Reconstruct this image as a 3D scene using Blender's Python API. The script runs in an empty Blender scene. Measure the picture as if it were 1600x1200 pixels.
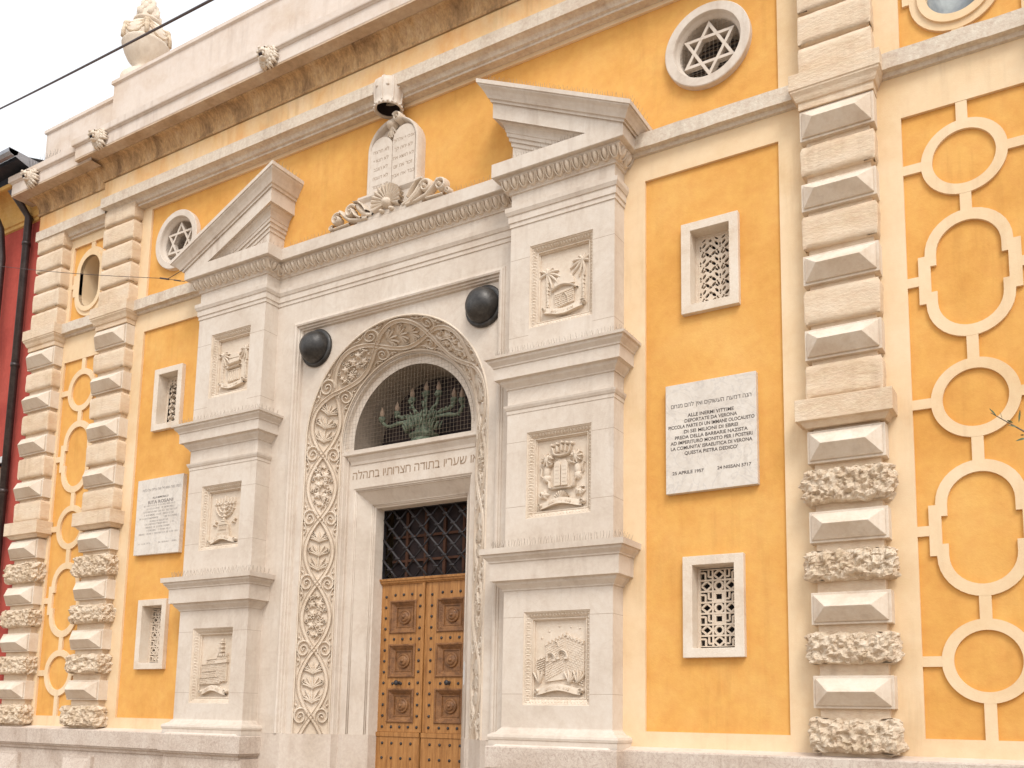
import bpy, bmesh, math, random
from mathutils import Vector, Matrix, noise
from mathutils.geometry import tessellate_polygon
R = math.radians
PI = math.pi
sc = bpy.context.scene
C = sc.collection

# ------------------------------------------------------------------ camera
cam_d = bpy.data.cameras.new('camera')
cam = bpy.data.objects.new('camera', cam_d)
C.objects.link(cam)
sc.camera = cam
CR = Vector((0.8542085, 0.5195992, 0.0185596)); CU = Vector((0.0539914, -0.1241508, 0.9907934)); CF = Vector((-0.5171196, 0.8453421, 0.1341045)); CP = Vector((6.5947602, -8.0, 1.65))
mw = Matrix(((CR.x, CU.x, -CF.x, CP.x), (CR.y, CU.y, -CF.y, CP.y), (CR.z, CU.z, -CF.z, CP.z), (0, 0, 0, 1)))
cam.matrix_world = mw
cam_d.sensor_width = 36
cam_d.lens = 36 * 1468.35 / 1600
cam_d.shift_x = -1.78 / 1600
cam_d.shift_y = 320.24 / 1600
cam_d.clip_end = 500
cam_d.clip_start = .05

# ------------------------------------------------------------------ light
SUN_EL, SUN_AZ = R(48), R(38)       # azimuth measured from the street side (-Y) towards +X
w = bpy.data.worlds.new('World'); sc.world = w; w.use_nodes = True
nt = w.node_tree; nt.nodes.clear()
sky = nt.nodes.new('ShaderNodeTexSky'); sky.sky_type = 'NISHITA'; sky.sun_disc = False
sky.sun_elevation = SUN_EL; sky.sun_rotation = PI - SUN_AZ
sky.dust_density = 5; sky.air_density = 1.0; sky.ozone_density = .6
hs = nt.nodes.new('ShaderNodeHueSaturation'); hs.inputs['Saturation'].default_value = .22
hs.inputs['Value'].default_value = 1.0
bg = nt.nodes.new('ShaderNodeBackground'); bg.inputs[1].default_value = .15
wo = nt.nodes.new('ShaderNodeOutputWorld')
ov = nt.nodes.new('ShaderNodeMix'); ov.data_type = 'RGBA'; ov.inputs[0].default_value = .62      # thin overcast veil over the clear sky
ov.inputs[7].default_value = (9.0, 9.2, 9.5, 1)
nt.links.new(sky.outputs[0], hs.inputs['Color']); nt.links.new(hs.outputs[0], ov.inputs[6]); nt.links.new(ov.outputs[2], bg.inputs[0]); nt.links.new(bg.outputs[0], wo.inputs[0])
sd = bpy.data.lights.new('sun', 'SUN'); sd.energy = 1.4; sd.angle = R(20); sd.color = (1, .95, .88)
sun = bpy.data.objects.new('sun', sd); C.objects.link(sun)
sdir = Vector((math.sin(SUN_AZ) * math.cos(SUN_EL), -math.cos(SUN_AZ) * math.cos(SUN_EL), math.sin(SUN_EL)))
sun.rotation_euler = sdir.to_track_quat('Z', 'Y').to_euler()
sc.view_settings.view_transform = 'Standard'; sc.view_settings.look = 'None'
sc.view_settings.exposure = .20; sc.view_settings.gamma = 1
sc.render.film_transparent = False
sc.cycles.max_bounces = 6

# ------------------------------------------------------------------ materials
def mat(name, c1, c2=None, c3=None, sc1=1.2, sc2=14, bump=.15, bscale=60, rough=.85, spec=.25, metal=0,
        stretch=(1, 1, 1), mid=.5, fine=.12, bdist=.01, kind='noise', vein=None, streak=0):
    m = bpy.data.materials.new(name); m.use_nodes = True
    n = m.node_tree.nodes; l = m.node_tree.links
    p = n['Principled BSDF']
    p.inputs['Roughness'].default_value = rough
    p.inputs['Metallic'].default_value = metal
    p.inputs['Specular IOR Level'].default_value = spec
    g = n.new('ShaderNodeNewGeometry')
    mp = n.new('ShaderNodeMapping'); mp.inputs['Scale'].default_value = stretch
    l.new(g.outputs['Position'], mp.inputs[0])
    def nz(s, det=6, dist=0., rou=.6):
        t = n.new('ShaderNodeTexNoise'); t.inputs['Scale'].default_value = s; t.inputs['Detail'].default_value = det
        t.inputs['Distortion'].default_value = dist; t.inputs['Roughness'].default_value = rou
        l.new(mp.outputs[0], t.inputs[0]); return t
    c2 = c2 or tuple(x * .85 for x in c1); c3 = c3 or c2
    a = nz(sc1, 7, .4)
    r = n.new('ShaderNodeValToRGB'); e = r.color_ramp.elements
    e[0].position = .3; e[0].color = (*c2, 1); e[1].position = .72; e[1].color = (*c3, 1)
    x = e.new(mid); x.color = (*c1, 1)
    l.new(a.outputs[0], r.inputs[0])
    b = nz(sc2, 8, .2, .7)
    mx = n.new('ShaderNodeMix'); mx.data_type = 'RGBA'; mx.blend_type = 'OVERLAY'; mx.inputs[0].default_value = fine * 3
    l.new(r.outputs[0], mx.inputs[6]); l.new(b.outputs[0], mx.inputs[7])
    out = mx.outputs[2]
    if vein:
        v = nz(vein[1], 10, 2.2, .55)
        vr = n.new('ShaderNodeValToRGB'); ve = vr.color_ramp.elements
        ve[0].position = .47; ve[0].color = (0, 0, 0, 1); ve[1].position = .53; ve[1].color = (0, 0, 0, 1)
        vx = ve.new(.5); vx.color = (1, 1, 1, 1)
        l.new(v.outputs[0], vr.inputs[0])
        m2 = n.new('ShaderNodeMix'); m2.data_type = 'RGBA'
        mu = n.new('ShaderNodeMath'); mu.operation = 'MULTIPLY'; mu.inputs[1].default_value = vein[2]
        l.new(vr.outputs[0], mu.inputs[0]); l.new(mu.outputs[0], m2.inputs[0])
        l.new(out, m2.inputs[6]); m2.inputs[7].default_value = (*vein[0], 1); out = m2.outputs[2]
    if streak:      # run-off stains: long vertical smears in the dirt itself
        m3 = n.new('ShaderNodeMapping'); m3.inputs['Scale'].default_value = (5.5, 5.5, .55); l.new(g.outputs['Position'], m3.inputs[0])
        t3 = n.new('ShaderNodeTexNoise'); t3.inputs['Scale'].default_value = 1.6; t3.inputs['Detail'].default_value = 9; t3.inputs['Roughness'].default_value = .62
        l.new(m3.outputs[0], t3.inputs[0])
        t4 = nz(.9, 3, .3)
        r3 = n.new('ShaderNodeMapRange'); r3.inputs[1].default_value = .50; r3.inputs[2].default_value = .78; r3.inputs[4].default_value = streak; l.new(t3.outputs[0], r3.inputs[0])
        r4 = n.new('ShaderNodeMapRange'); r4.inputs[1].default_value = .40; r4.inputs[2].default_value = .62; l.new(t4.outputs[0], r4.inputs[0])
        mm = n.new('ShaderNodeMath'); mm.operation = 'MULTIPLY'; l.new(r3.outputs[0], mm.inputs[0]); l.new(r4.outputs[0], mm.inputs[1])
        m4 = n.new('ShaderNodeMix'); m4.data_type = 'RGBA'; l.new(mm.outputs[0], m4.inputs[0]); l.new(out, m4.inputs[6])
        m4.inputs[7].default_value = (c1[0] * .52, c1[1] * .45, c1[2] * .40, 1); out = m4.outputs[2]
    l.new(out, p.inputs['Base Color'])
    if bump:
        bn = nz(bscale, 8, .1, .65)
        bp = n.new('ShaderNodeBump'); bp.inputs['Strength'].default_value = bump; bp.inputs['Distance'].default_value = bdist
        l.new(bn.outputs[0], bp.inputs['Height']); l.new(bp.outputs[0], p.inputs['Normal'])
    return m

M = {}
M['orange'] = mat('orange_plaster', (.70, .365, .100), (.63, .31, .075), (.735, .415, .13), sc1=1.1, sc2=9, fine=.08, bump=.25, bscale=45, rough=.92, streak=0.35)
M['cream'] = mat('cream_plaster', (.76, .57, .36), (.69, .49, .28), (.79, .62, .42), sc1=1.0, sc2=12, fine=.05, bump=.2, bscale=70, rough=.92, streak=0.35)
M['frieze'] = mat('frieze_plaster', (.74, .49, .25), (.70, .36, .13), (.76, .56, .35), sc1=1.3, sc2=10, fine=.08, bump=.2, bscale=50, rough=.92, stretch=(1.4, 1, .8), streak=0.6)
M['white'] = mat('portal_stone', (.635, .55, .465), (.56, .47, .385), (.67, .595, .515), sc1=1.4, sc2=18, fine=.07, bump=.22, bscale=80, rough=.8, vein=((.42, .32, .24), 1.1, .14), streak=0.5)
M['carved'] = mat('carved_stone', (.66, .555, .445), (.58, .475, .365), (.70, .60, .495), sc1=2.2, sc2=25, fine=.1, bump=.3, bscale=110, rough=.85)
M['hewn'] = mat('hewn_stone', (.68, .53, .38), (.60, .44, .29), (.71, .58, .44), sc1=2.0, sc2=16, fine=.1, bump=.8, bscale=22, rough=.9, stretch=(1, 1, 2.2), bdist=.012, streak=0.5)
M['rustic'] = mat('rustic_stone', (.68, .55, .41), (.52, .39, .26), (.74, .63, .50), sc1=6, sc2=30, fine=.14, bump=1, bscale=38, rough=.95, bdist=.02)
M['smooth'] = mat('dressed_stone', (.69, .59, .48), (.60, .48, .365), (.73, .645, .545), sc1=2.4, sc2=30, fine=.08, bump=.4, bscale=60, rough=.88, streak=0.45)
M['plinth'] = mat('pink_plinth_stone', (.56, .47, .395), (.48, .39, .32), (.61, .53, .455), sc1=2.4, sc2=34, fine=.13, bump=.5, bscale=50, rough=.8, vein=((.30, .2, .16), 9, .5), streak=0.6)
M['basestone'] = mat('portal_base_stone', (.585, .495, .415), c2=(.50, .41, .33), c3=(.63, .55, .475), sc1=2.2, sc2=30, fine=.1, bump=.3, bscale=60, rough=.8, streak=.6)
M['reveal'] = mat('dark_reveal_stone', (.27, .22, .175), (.20, .16, .125), (.33, .275, .225), sc1=2.5, sc2=20, fine=.12, bump=.3)  # darker brown-grey stone than the portal, on the lunette reveal only
M['string'] = mat('string_course_stone', (.62, .53, .43), (.55, .44, .34), (.66, .56, .45), sc1=3, sc2=26, fine=.18, bump=.6, bscale=40, rough=.9, streak=0.7)
M['cornice'] = mat('cornice_stone', (.68, .58, .50), (.60, .48, .38), (.70, .61, .53), sc1=1.2, sc2=14, fine=.07, bump=.25, bscale=60, rough=.88, streak=0.5)
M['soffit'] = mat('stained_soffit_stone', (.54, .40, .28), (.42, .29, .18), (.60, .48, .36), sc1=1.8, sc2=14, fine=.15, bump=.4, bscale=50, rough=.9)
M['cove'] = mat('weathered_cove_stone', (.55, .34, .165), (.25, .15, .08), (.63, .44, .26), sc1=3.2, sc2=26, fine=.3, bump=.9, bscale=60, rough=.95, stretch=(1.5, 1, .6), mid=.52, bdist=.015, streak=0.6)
M['marble'] = mat('grey_veined_marble', (.66, .60, .53), (.59, .53, .465), (.70, .645, .575), sc1=2.5, sc2=24, fine=.09, bump=.05, rough=.5, stretch=(1, 1, 1), vein=((.44, .40, .37), 3.2, .4), streak=0.4)
M['letter'] = mat('engraved_letter_paint', (.13, .108, .098), (.09, .075, .068), sc1=40, bump=0)
M['letter_soft'] = mat('worn_letter_paint', (.22, .19, .175), (.16, .14, .13), (.34, .3, .28), sc1=30, bump=0)
M['letter_stone'] = mat('carved_letter_shade', (.33, .23, .155), (.27, .185, .125), sc1=40, bump=0)
M['wood'] = mat('oak_door_wood', (.36, .165, .050), (.24, .10, .028), (.44, .215, .072), sc1=3, sc2=12, fine=.18, bump=.3, bscale=30, rough=.5, spec=.35, stretch=(9, 9, .8))
M['woodd'] = mat('dark_carved_oak', (.22, .100, .038), (.13, .058, .024), (.31, .15, .058), sc1=12, sc2=40, fine=.2, bump=.5, bscale=80, rough=.45, spec=.4)
M['iron'] = mat('wrought_iron', (.045, .040, .042), (.03, .027, .028), (.07, .064, .064), sc1=9, bump=.4, bscale=60, rough=.5, spec=.5, metal=.4)
M['bronze'] = mat('dark_bronze', (.052, .048, .045), (.030, .028, .027), (.085, .080, .075), sc1=7, sc2=30, fine=.25, bump=.4, bscale=40, rough=.42, spec=.6, metal=.55, bdist=.006)
M['patina'] = mat('green_bronze_patina', (.115, .140, .095), (.055, .065, .048), (.20, .23, .17), sc1=18, sc2=40, fine=.25, bump=.6, bscale=60, rough=.7)
M['candle'] = mat('pale_flame_bronze', (.30, .21, .15), (.2, .14, .10), sc1=12, bump=.3)
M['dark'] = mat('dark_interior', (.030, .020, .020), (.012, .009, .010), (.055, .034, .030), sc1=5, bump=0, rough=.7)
M['glass'] = mat('window_glass', (.22, .25, .27), (.10, .12, .13), (.46, .50, .50), sc1=3.2, sc2=6, bump=0, rough=.12, spec=.7)
M['net'] = mat('grey_net_cord', (.30, .245, .19), bump=0)
M['spike'] = mat('spike_wire', (.34, .28, .22), (.25, .2, .15), (.42, .36, .3), sc1=20, bump=0, rough=.5)
M['spiked'] = mat('dark_spike_wire', (.10, .085, .075), bump=0, rough=.5)
M['zinc'] = mat('grey_zinc', (.22, .22, .235), (.16, .16, .18), (.34, .34, .36), sc1=3, bump=.1, rough=.45, metal=.3)
M['red'] = mat('red_plaster', (.42, .075, .055), (.35, .058, .045), (.47, .095, .07), sc1=1.4, sc2=16, fine=.08, bump=.3, bscale=60, rough=.92, streak=0.5)
M['ochre'] = mat('ochre_cornice_plaster', (.62, .36, .11), (.52, .28, .08), (.68, .43, .16), sc1=2, sc2=16, fine=.1, bump=.2, rough=.9)
M['pipe'] = mat('brown_copper_pipe', (.060, .045, .042), (.045, .034, .034), (.09, .07, .065), sc1=5, sc2=20, fine=.2, bump=.15, rough=.4, metal=.5, spec=.5)
M['eave'] = mat('dark_eave_boards', (.030, .032, .040), (.02, .021, .028), (.05, .05, .06), sc1=3, bump=.2, rough=.6)
M['gutter'] = mat('pale_gutter_metal', (.36, .37, .40), (.28, .29, .32), sc1=3, bump=.1, rough=.4, metal=.5)
M['cable'] = mat('cable_rubber', (.085, .062, .06), bump=0, rough=.6)
M['leaf'] = mat('olive_leaf', (.10, .125, .06), (.07, .095, .045), (.17, .19, .12), sc1=14, bump=0, rough=.6)
M['bark'] = mat('olive_bark', (.20, .15, .11), (.12, .09, .065), sc1=12, bump=.8, bscale=40)
M['street'] = mat('street_slabs', (.31, .245, .18), (.25, .195, .14), (.36, .29, .22), sc1=1, sc2=22, fine=.15, bump=.4, rough=.85)
M['asphalt'] = mat('asphalt', (.06, .058, .056), (.045, .044, .043), sc1=3, sc2=40, fine=.2, bump=.5, bscale=90, rough=.9)
M['paving'] = mat('stone_paving', (.36, .29, .22), (.30, .235, .175), (.42, .345, .27), sc1=1.5, sc2=22, fine=.15, bump=.3, rough=.85)
M['terra'] = mat('terracotta', (.38, .17, .09), (.30, .13, .07), sc1=6, bump=.3)
M['tile'] = mat('roof_tiles', (.30, .15, .09), (.2, .1, .07), sc1=6, bump=.6, bscale=20)
M['dark2'] = mat('dark_brown_wood', (.11, .05, .03), (.07, .032, .02), sc1=6, bump=0)  # dark brown wood for the transom glazing bars
M['dusk'] = mat('dusty_dark_glass', (.055, .045, .042), (.03, .024, .024), (.10, .085, .078), sc1=4, bump=0, rough=.35)
M['plate'] = mat('white_metal_plate', (.6, .6, .6), bump=0, rough=.35)

# ------------------------------------------------------------------ mesh helpers
def hull(ch, parent_loc=None):
    pass

class MB:
    def __init__(s): s.v = []; s.f = []; s.sm = []
    def add(s, vs, fs, smooth=False):
        o = len(s.v); s.v += [tuple(v) for v in vs]; s.f += [tuple(i + o for i in f) for f in fs]; s.sm += [smooth] * len(fs); return s
    def box(s, x0, x1, y0, y1, z0, z1):
        return s.add([(x0, y0, z0), (x1, y0, z0), (x1, y1, z0), (x0, y1, z0), (x0, y0, z1), (x1, y0, z1), (x1, y1, z1), (x0, y1, z1)],
                     [(0, 1, 5, 4), (1, 2, 6, 5), (2, 3, 7, 6), (3, 0, 4, 7), (4, 5, 6, 7), (3, 2, 1, 0)])
    def plate(s, outer, holes, y0, y1, back=False, inner_only=False):
        loops = [outer] + holes
        if not inner_only:
            for yy in ([y0, y1] if back else [y0]):
                tri = tessellate_polygon([[Vector((p[0], p[1], 0)) for p in lp] for lp in loops])
                flat = [p for lp in loops for p in lp]
                s.add([(p[0], yy, p[1]) for p in flat], [tuple(t) for t in tri])
        for lp in loops:
            n = len(lp)
            s.add([(p[0], y0, p[1]) for p in lp] + [(p[0], y1, p[1]) for p in lp], [(i, (i + 1) % n, n + (i + 1) % n, n + i) for i in range(n)])
        return s
    def wrap(s, prof, x0, x1, yb, yf, left=True, right=True, smooth=False, capb=True, capt=True):
        """moulding (e, z) carried round the front and both returns of a block"""
        rows = []
        for e, z in prof:
            r = []
            if left: r.append((x0 - e, yb, z))
            r.append((x0 - (e if left else 0), yf - e, z))
            r.append((x1 + (e if right else 0), yf - e, z))
            if right: r.append((x1 + e, yb, z))
            rows.append(r)
        n = len(rows[0]); vs = [p for r in rows for p in r]; fs = []
        for j in range(len(rows) - 1):
            for i in range(n - 1):
                fs.append((j * n + i, j * n + i + 1, (j + 1) * n + i + 1, (j + 1) * n + i))
        s.add(vs, fs, smooth)
        for j, cp in ((0, capb), (len(rows) - 1, capt)):
            if cp:
                r = rows[j]; z = prof[j][1]
                s.add([(r[0][0], yb, z), *[(p[0], p[1], z) for p in (r if not left else r[1:])][:2], (r[-1][0], yb, z)], [(0, 1, 2, 3)])
        return s
    def tube(s, path, rad, n=6, cap=True, flat=1.0):
        P = [Vector(p) for p in path]; m = len(P); vs = []; fs = []
        rr = rad if callable(rad) else (lambda t: rad)
        up = None
        for i in range(m):
            t = (P[min(i + 1, m - 1)] - P[max(i - 1, 0)])
            t = t.normalized() if t.length > 1e-9 else Vector((0, 0, 1))
            if up is None:
                up = Vector((0, 0, 1)) if abs(t.z) < .9 else Vector((0, 1, 0))
            a = t.cross(up); a = a.normalized() if a.length > 1e-6 else Vector((1, 0, 0)); b = a.cross(t).normalized(); up = b
            r = rr(i / max(1, m - 1))
            for k in range(n):
                an = 2 * PI * k / n; vs.append(P[i] + (a * math.cos(an) + b * math.sin(an) * flat) * r)
        for i in range(m - 1):
            for k in range(n):
                fs.append((i * n + k, i * n + (k + 1) % n, (i + 1) * n + (k + 1) % n, (i + 1) * n + k))
        s.add(vs, fs, n > 4)
        if cap:
            s.add(vs[:n], [tuple(range(n))[::-1]]); s.add(vs[-n:], [tuple(range(n))])
        return s
    def blob(s, c, r, nu=12, nv=8, rot=None, disp=None):
        c = Vector(c); vs = []; fs = []
        for j in range(nv + 1):
            ph = PI * j / nv
            for i in range(nu):
                th = 2 * PI * i / nu
                d = Vector((math.sin(ph) * math.cos(th), math.sin(ph) * math.sin(th), math.cos(ph)))
                k = disp(d) if disp else 1
                p = Vector((d.x * r[0], d.y * r[1], d.z * r[2])) * k
                if rot: p = rot @ p
                vs.append(c + p)
        for j in range(nv):
            for i in range(nu):
                fs.append((j * nu + i, j * nu + (i + 1) % nu, (j + 1) * nu + (i + 1) % nu, (j + 1) * nu + i))
        return s.add(vs, fs, True)
    def lathe(s, c, prof, n=24, axis='z', mod=None, smooth=True):
        vs = []; fs = []
        for j, (r, h) in enumerate(prof):
            for i in range(n):
                a = 2 * PI * i / n; q = r * (mod(a, j) if mod else 1)
                if axis == 'z': vs.append((c[0] + q * math.cos(a), c[1] + q * math.sin(a), c[2] + h))
                else: vs.append((c[0] + q * math.cos(a), c[1] + h, c[2] + q * math.sin(a)))
        for j in range(len(prof) - 1):
            for i in range(n):
                fs.append((j * n + i, j * n + (i + 1) % n, (j + 1) * n + (i + 1) % n, (j + 1) * n + i))
        return s.add(vs, fs, smooth)
    # ---- relief work on a mapped surface: m(u, v, h) -> xyz
    def ridge(s, path, wd, h, m, h0=-.004, n=5, groove=False):
        k = len(path); vs = []; fs = []
        if groove: cs = [(-1, 0), (-.9, .8), (-.72, 1), (-.5, .55), (.5, .55), (.72, 1), (.9, .8), (1, 0)]
        else: cs = [(math.cos(PI - PI * i / (n - 1)), math.sin(PI * i / (n - 1))) for i in range(n)]
        n = len(cs)
        for i in range(k):
            a = path[max(i - 1, 0)]; b = path[min(i + 1, k - 1)]
            dx, dy = b[0] - a[0], b[1] - a[1]; L = math.hypot(dx, dy) or 1; nx, ny = -dy / L, dx / L
            t = i / max(1, k - 1)
            ww = wd(t) if callable(wd) else wd; hh = h(t) if callable(h) else h
            for cx, cy in cs:
                vs.append(m(path[i][0] + nx * cx * ww, path[i][1] + ny * cx * ww, h0 + (hh - h0) * cy))
        for i in range(k - 1):
            for j in range(n - 1):
                fs.append((i * n + j, i * n + j + 1, (i + 1) * n + j + 1, (i + 1) * n + j))
        return s.add(vs, fs, not groove)
    def lump(s, cx, cy, rx, ry, h, m, rot=0, n=10, rings=3, h0=-.004, lobes=0, la=.2):
        vs = []; fs = []; c, si = math.cos(rot), math.sin(rot)
        for j in range(rings):
            a = (PI / 2) * j / rings
            for i in range(n):
                t = 2 * PI * i / n; k = 1 + (la * math.cos(lobes * t) if lobes else 0)
                x = rx * k * math.cos(t) * math.cos(a); y = ry * k * math.sin(t) * math.cos(a)
                vs.append(m(cx + x * c - y * si, cy + x * si + y * c, h0 + (h - h0) * math.sin(a)))
        vs.append(m(cx, cy, h))
        for j in range(rings - 1):
            for i in range(n): fs.append((j * n + i, j * n + (i + 1) % n, (j + 1) * n + (i + 1) % n, (j + 1) * n + i))
        for i in range(n): fs.append(((rings - 1) * n + i, (rings - 1) * n + (i + 1) % n, rings * n))
        return s.add(vs, fs, True)
    def slab(s, poly, h, m, bev=.004, h0=-.004):
        n = len(poly)
        ar = sum(poly[i][0] * poly[(i + 1) % n][1] - poly[(i + 1) % n][0] * poly[i][1] for i in range(n))
        sg = 1 if ar > 0 else -1
        ins = []
        for i in range(n):
            a, b, c = Vector(poly[i - 1]), Vector(poly[i]), Vector(poly[(i + 1) % n])
            d1 = (b - a).normalized() if (b - a).length > 0 else Vector((1, 0)); d2 = (c - b).normalized() if (c - b).length > 0 else Vector((1, 0))
            nn = Vector((-(d1.y + d2.y), d1.x + d2.x)) * sg
            if nn.length > 1e-6: nn.normalize()
            ins.append(b + nn * bev)
        vs = [m(p[0], p[1], h0) for p in poly] + [m(p[0], p[1], h - bev) for p in poly] + [m(p.x, p.y, h) for p in ins]
        fs = [(i, (i + 1) % n, n + (i + 1) % n, n + i) for i in range(n)] + [(n + i, n + (i + 1) % n, 2 * n + (i + 1) % n, 2 * n + i) for i in range(n)]
        s.add(vs, fs)
        tri = tessellate_polygon([[Vector((p.x, p.y, 0)) for p in ins]])
        s.add([m(p.x, p.y, h) for p in ins], [tuple(t) for t in tri]); return s
    def build(s, name, material, parent=None, bevel=0):
        me = bpy.data.meshes.new(name)
        loc = Vector(parent['_w']) if parent is not None and '_w' in parent else Vector((0, 0, 0))
        me.from_pydata([tuple(Vector(v) - loc) for v in s.v], [], s.f)
        me.polygons.foreach_set('use_smooth', s.sm)
        bm = bmesh.new(); bm.from_mesh(me)
        bmesh.ops.remove_doubles(bm, verts=bm.verts, dist=1e-5)
        bmesh.ops.recalc_face_normals(bm, faces=bm.faces); bm.to_mesh(me); bm.free()
        me.materials.append(material)
        o = bpy.data.objects.new(name, me); C.objects.link(o)
        if parent is not None:
            o.parent = parent; o['_w'] = list(loc)
        else: o['_w'] = [0, 0, 0]
        if bevel:
            b = o.modifiers.new('bevel', 'BEVEL'); b.width = bevel; b.segments = 2; b.limit_method = 'ANGLE'; b.angle_limit = R(40)
        return o

def thing(name, label, cat, loc, group=None):
    o = bpy.data.objects.new(name, None); C.objects.link(o); o.location = loc; o.empty_display_size = .3
    o['label'] = label; o['category'] = cat; o['_w'] = list(loc)
    if group: o['group'] = group
    return o
def tag(o, label, cat, group=None):
    o['label'] = label; o['category'] = cat
    if group: o['group'] = group
    return o
def rect(x0, x1, z0, z1): return [(x0, z0), (x1, z0), (x1, z1), (x0, z1)]
def circ(cx, cz, r, n=48, rz=None): return [(cx + r * math.cos(2 * PI * i / n), cz + (rz or r) * math.sin(2 * PI * i / n)) for i in range(n)]
def planeXZ(y): return lambda u, v, h: (u, y - h, v)

_gl = {}
def glyph(ch):
    """mesh of one Hebrew letter at size 1; two letters are pieced together from their neighbours"""
    if ch in _gl: return _gl[ch]
    src = {'ד': 'ר', 'ת': 'ח'}.get(ch, ch)
    c = bpy.data.curves.new('g', 'FONT'); c.body = src; c.size = 1; c.extrude = 0; c.resolution_u = 4
    o = bpy.data.objects.new('g', c); C.objects.link(o); bpy.context.view_layer.update()
    me = bpy.data.meshes.new_from_object(o.evaluated_get(bpy.context.evaluated_depsgraph_get()))
    C.objects.unlink(o); bpy.data.objects.remove(o); bpy.data.curves.remove(c)
    vs = [(v.co.x, v.co.y) for v in me.vertices]; fs = [tuple(p.vertices) for p in me.polygons]; bpy.data.meshes.remove(me)
    if vs:
        x0, x1 = min(v[0] for v in vs), max(v[0] for v in vs); y1 = max(v[1] for v in vs)
        def bx(a, b, c_, d): k = len(vs); vs.extend([(a, c_), (b, c_), (b, d), (a, d)]); fs.append((k, k + 1, k + 2, k + 3))
        if ch == 'ד': bx(x1 - .1, x1 + .06, y1 - .08, y1 + .001)
        if ch == 'ת': bx(x0 - .09, x0 + .02, 0, .075)
        x0 = min(v[0] for v in vs); vs = [(x - x0, y) for x, y in vs]; w_ = max(v[0] for v in vs)
    else: w_ = .2
    _gl[ch] = (vs, fs, w_); return _gl[ch]
def heb_mesh(body, size):
    pen = 0; vs = []; fs = []
    for ch in body:
        if ch == ' ': pen += .30; continue
        g_, f_, w_ = glyph(ch); k = len(vs)
        vs += [((pen + x) * size, y * size, 0) for x, y in g_]; fs += [tuple(i + k for i in f) for f in f_]; pen += w_ + .085
    me = bpy.data.meshes.new('t'); me.from_pydata(vs, [], fs); return me
def text_mesh(name, body, size, x, z, y, material, parent, align='CENTER', width=None, depth=.002, bold=0, spacing=1.0):
    if any(ord(ch) > 1400 for ch in body):
        me = heb_mesh(body, size); xs = [v.co.x for v in me.vertices]; cx = (max(xs) + min(xs)) / 2
        return me, (width / (max(xs) - min(xs)) if width else 1), cx, x, z, y
    c = bpy.data.curves.new(name, 'FONT'); c.body = body; c.size = size; c.align_x = align; c.extrude = depth; c.offset = bold
    c.space_character = spacing; c.resolution_u = 5
    o = bpy.data.objects.new(name, c); C.objects.link(o)
    bpy.context.view_layer.update()
    me = bpy.data.meshes.new_from_object(o.evaluated_get(bpy.context.evaluated_depsgraph_get()))
    C.objects.unlink(o); bpy.data.objects.remove(o); bpy.data.curves.remove(c)
    me.name = name
    if len(me.vertices) == 0: return None
    xs = [v.co.x for v in me.vertices]; k = 1
    if width: k = width / (max(xs) - min(xs))
    cx = (max(xs) + min(xs)) / 2 if align == 'CENTER' else 0
    return me, k, cx, x, z, y
def text_obj(name, lines, material, parent, depth=.002):
    """lines: (body, size, x, z, y, width) - one mesh for one inscription"""
    loc = Vector(parent['_w'])
    vs = []; fs = []
    for body, size, x, z, y, width in lines:
        r = text_mesh('t', body, size, x, z, y, material, parent, width=width, depth=depth, bold=0 if any(ord(ch) > 1400 for ch in body) else size * .012)
        if not r: continue
        me, k, cx, X, Z, Y = r
        o = len(vs)
        vs += [((v.co.x - cx) * k + X - loc.x, Y - v.co.z - loc.y, v.co.y + Z - loc.z) for v in me.vertices]
        fs += [tuple(i + o for i in p.vertices) for p in me.polygons]
        bpy.data.meshes.remove(me)
    me = bpy.data.meshes.new(name); me.from_pydata(vs, [], fs); me.materials.append(material)
    ob = bpy.data.objects.new(name, me); C.objects.link(ob); ob.parent = parent
    return ob
def heb(s): return s[::-1]

random.seed(7)

# ------------------------------------------------------------------ ground (below the frame)
g = MB().box(-60, 60, -60, 60, -.4, -.001).build('ground', M['street']); g['kind'] = 'structure'
p_ = MB().box(-40, 40, -2.6, -.1, -.001, .12).build('pavement', M['paving'], bevel=.01); p_['kind'] = 'structure'

# =================================================================== SYNAGOGUE
B = thing('synagogue_building', 'yellow and cream stucco facade with rusticated pilasters and a white stone portal', 'building', (0, 0, 0))
XL, XR = -7.0, 7.3
FL, FR = (-4.447, -3.05), (3.136, 4.447)
OL, OR_ = (-6.27, -5.25), (5.49, 6.44)
ZB, ZT, ZTO = 1.535, 6.893, 6.767
PZ = (-1.9, 1.9, 1.2, 6.75)
# cream wall face with recessed fields
holes = [rect(-4.457, 4.457, 7.36, 8.73), rect(*FL, ZB, ZT), rect(*FR, ZB, ZT), rect(*OL, ZB, ZTO), rect(*OR_, ZB, ZTO),
         rect(-6.25, -5.25, 7.345, 8.59), rect(5.50, 6.43, 7.315, 8.58)]
pl = MB()
# portal opening is cut from the wall by building it as pieces around x in [-1.9, 1.9]
pl.plate(rect(XL, PZ[0], 1.2, 7.1), [h for h in holes if h[1][0] < 0 and h[2][1] < 7], 0, .06)
pl.plate(rect(PZ[1], XR, 1.2, 7.1), [h for h in holes if h[0][0] > 0 and h[2][1] < 7], 0, .06)
pl.plate(rect(XL, XR, 7.1, 9.0), [h for h in holes if h[2][1] > 7], 0, .06)
pl.plate(rect(PZ[0], PZ[1], 6.75, 7.1), [], 0, .06)
wall = pl.build('wall', M['cream'], B)
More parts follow.
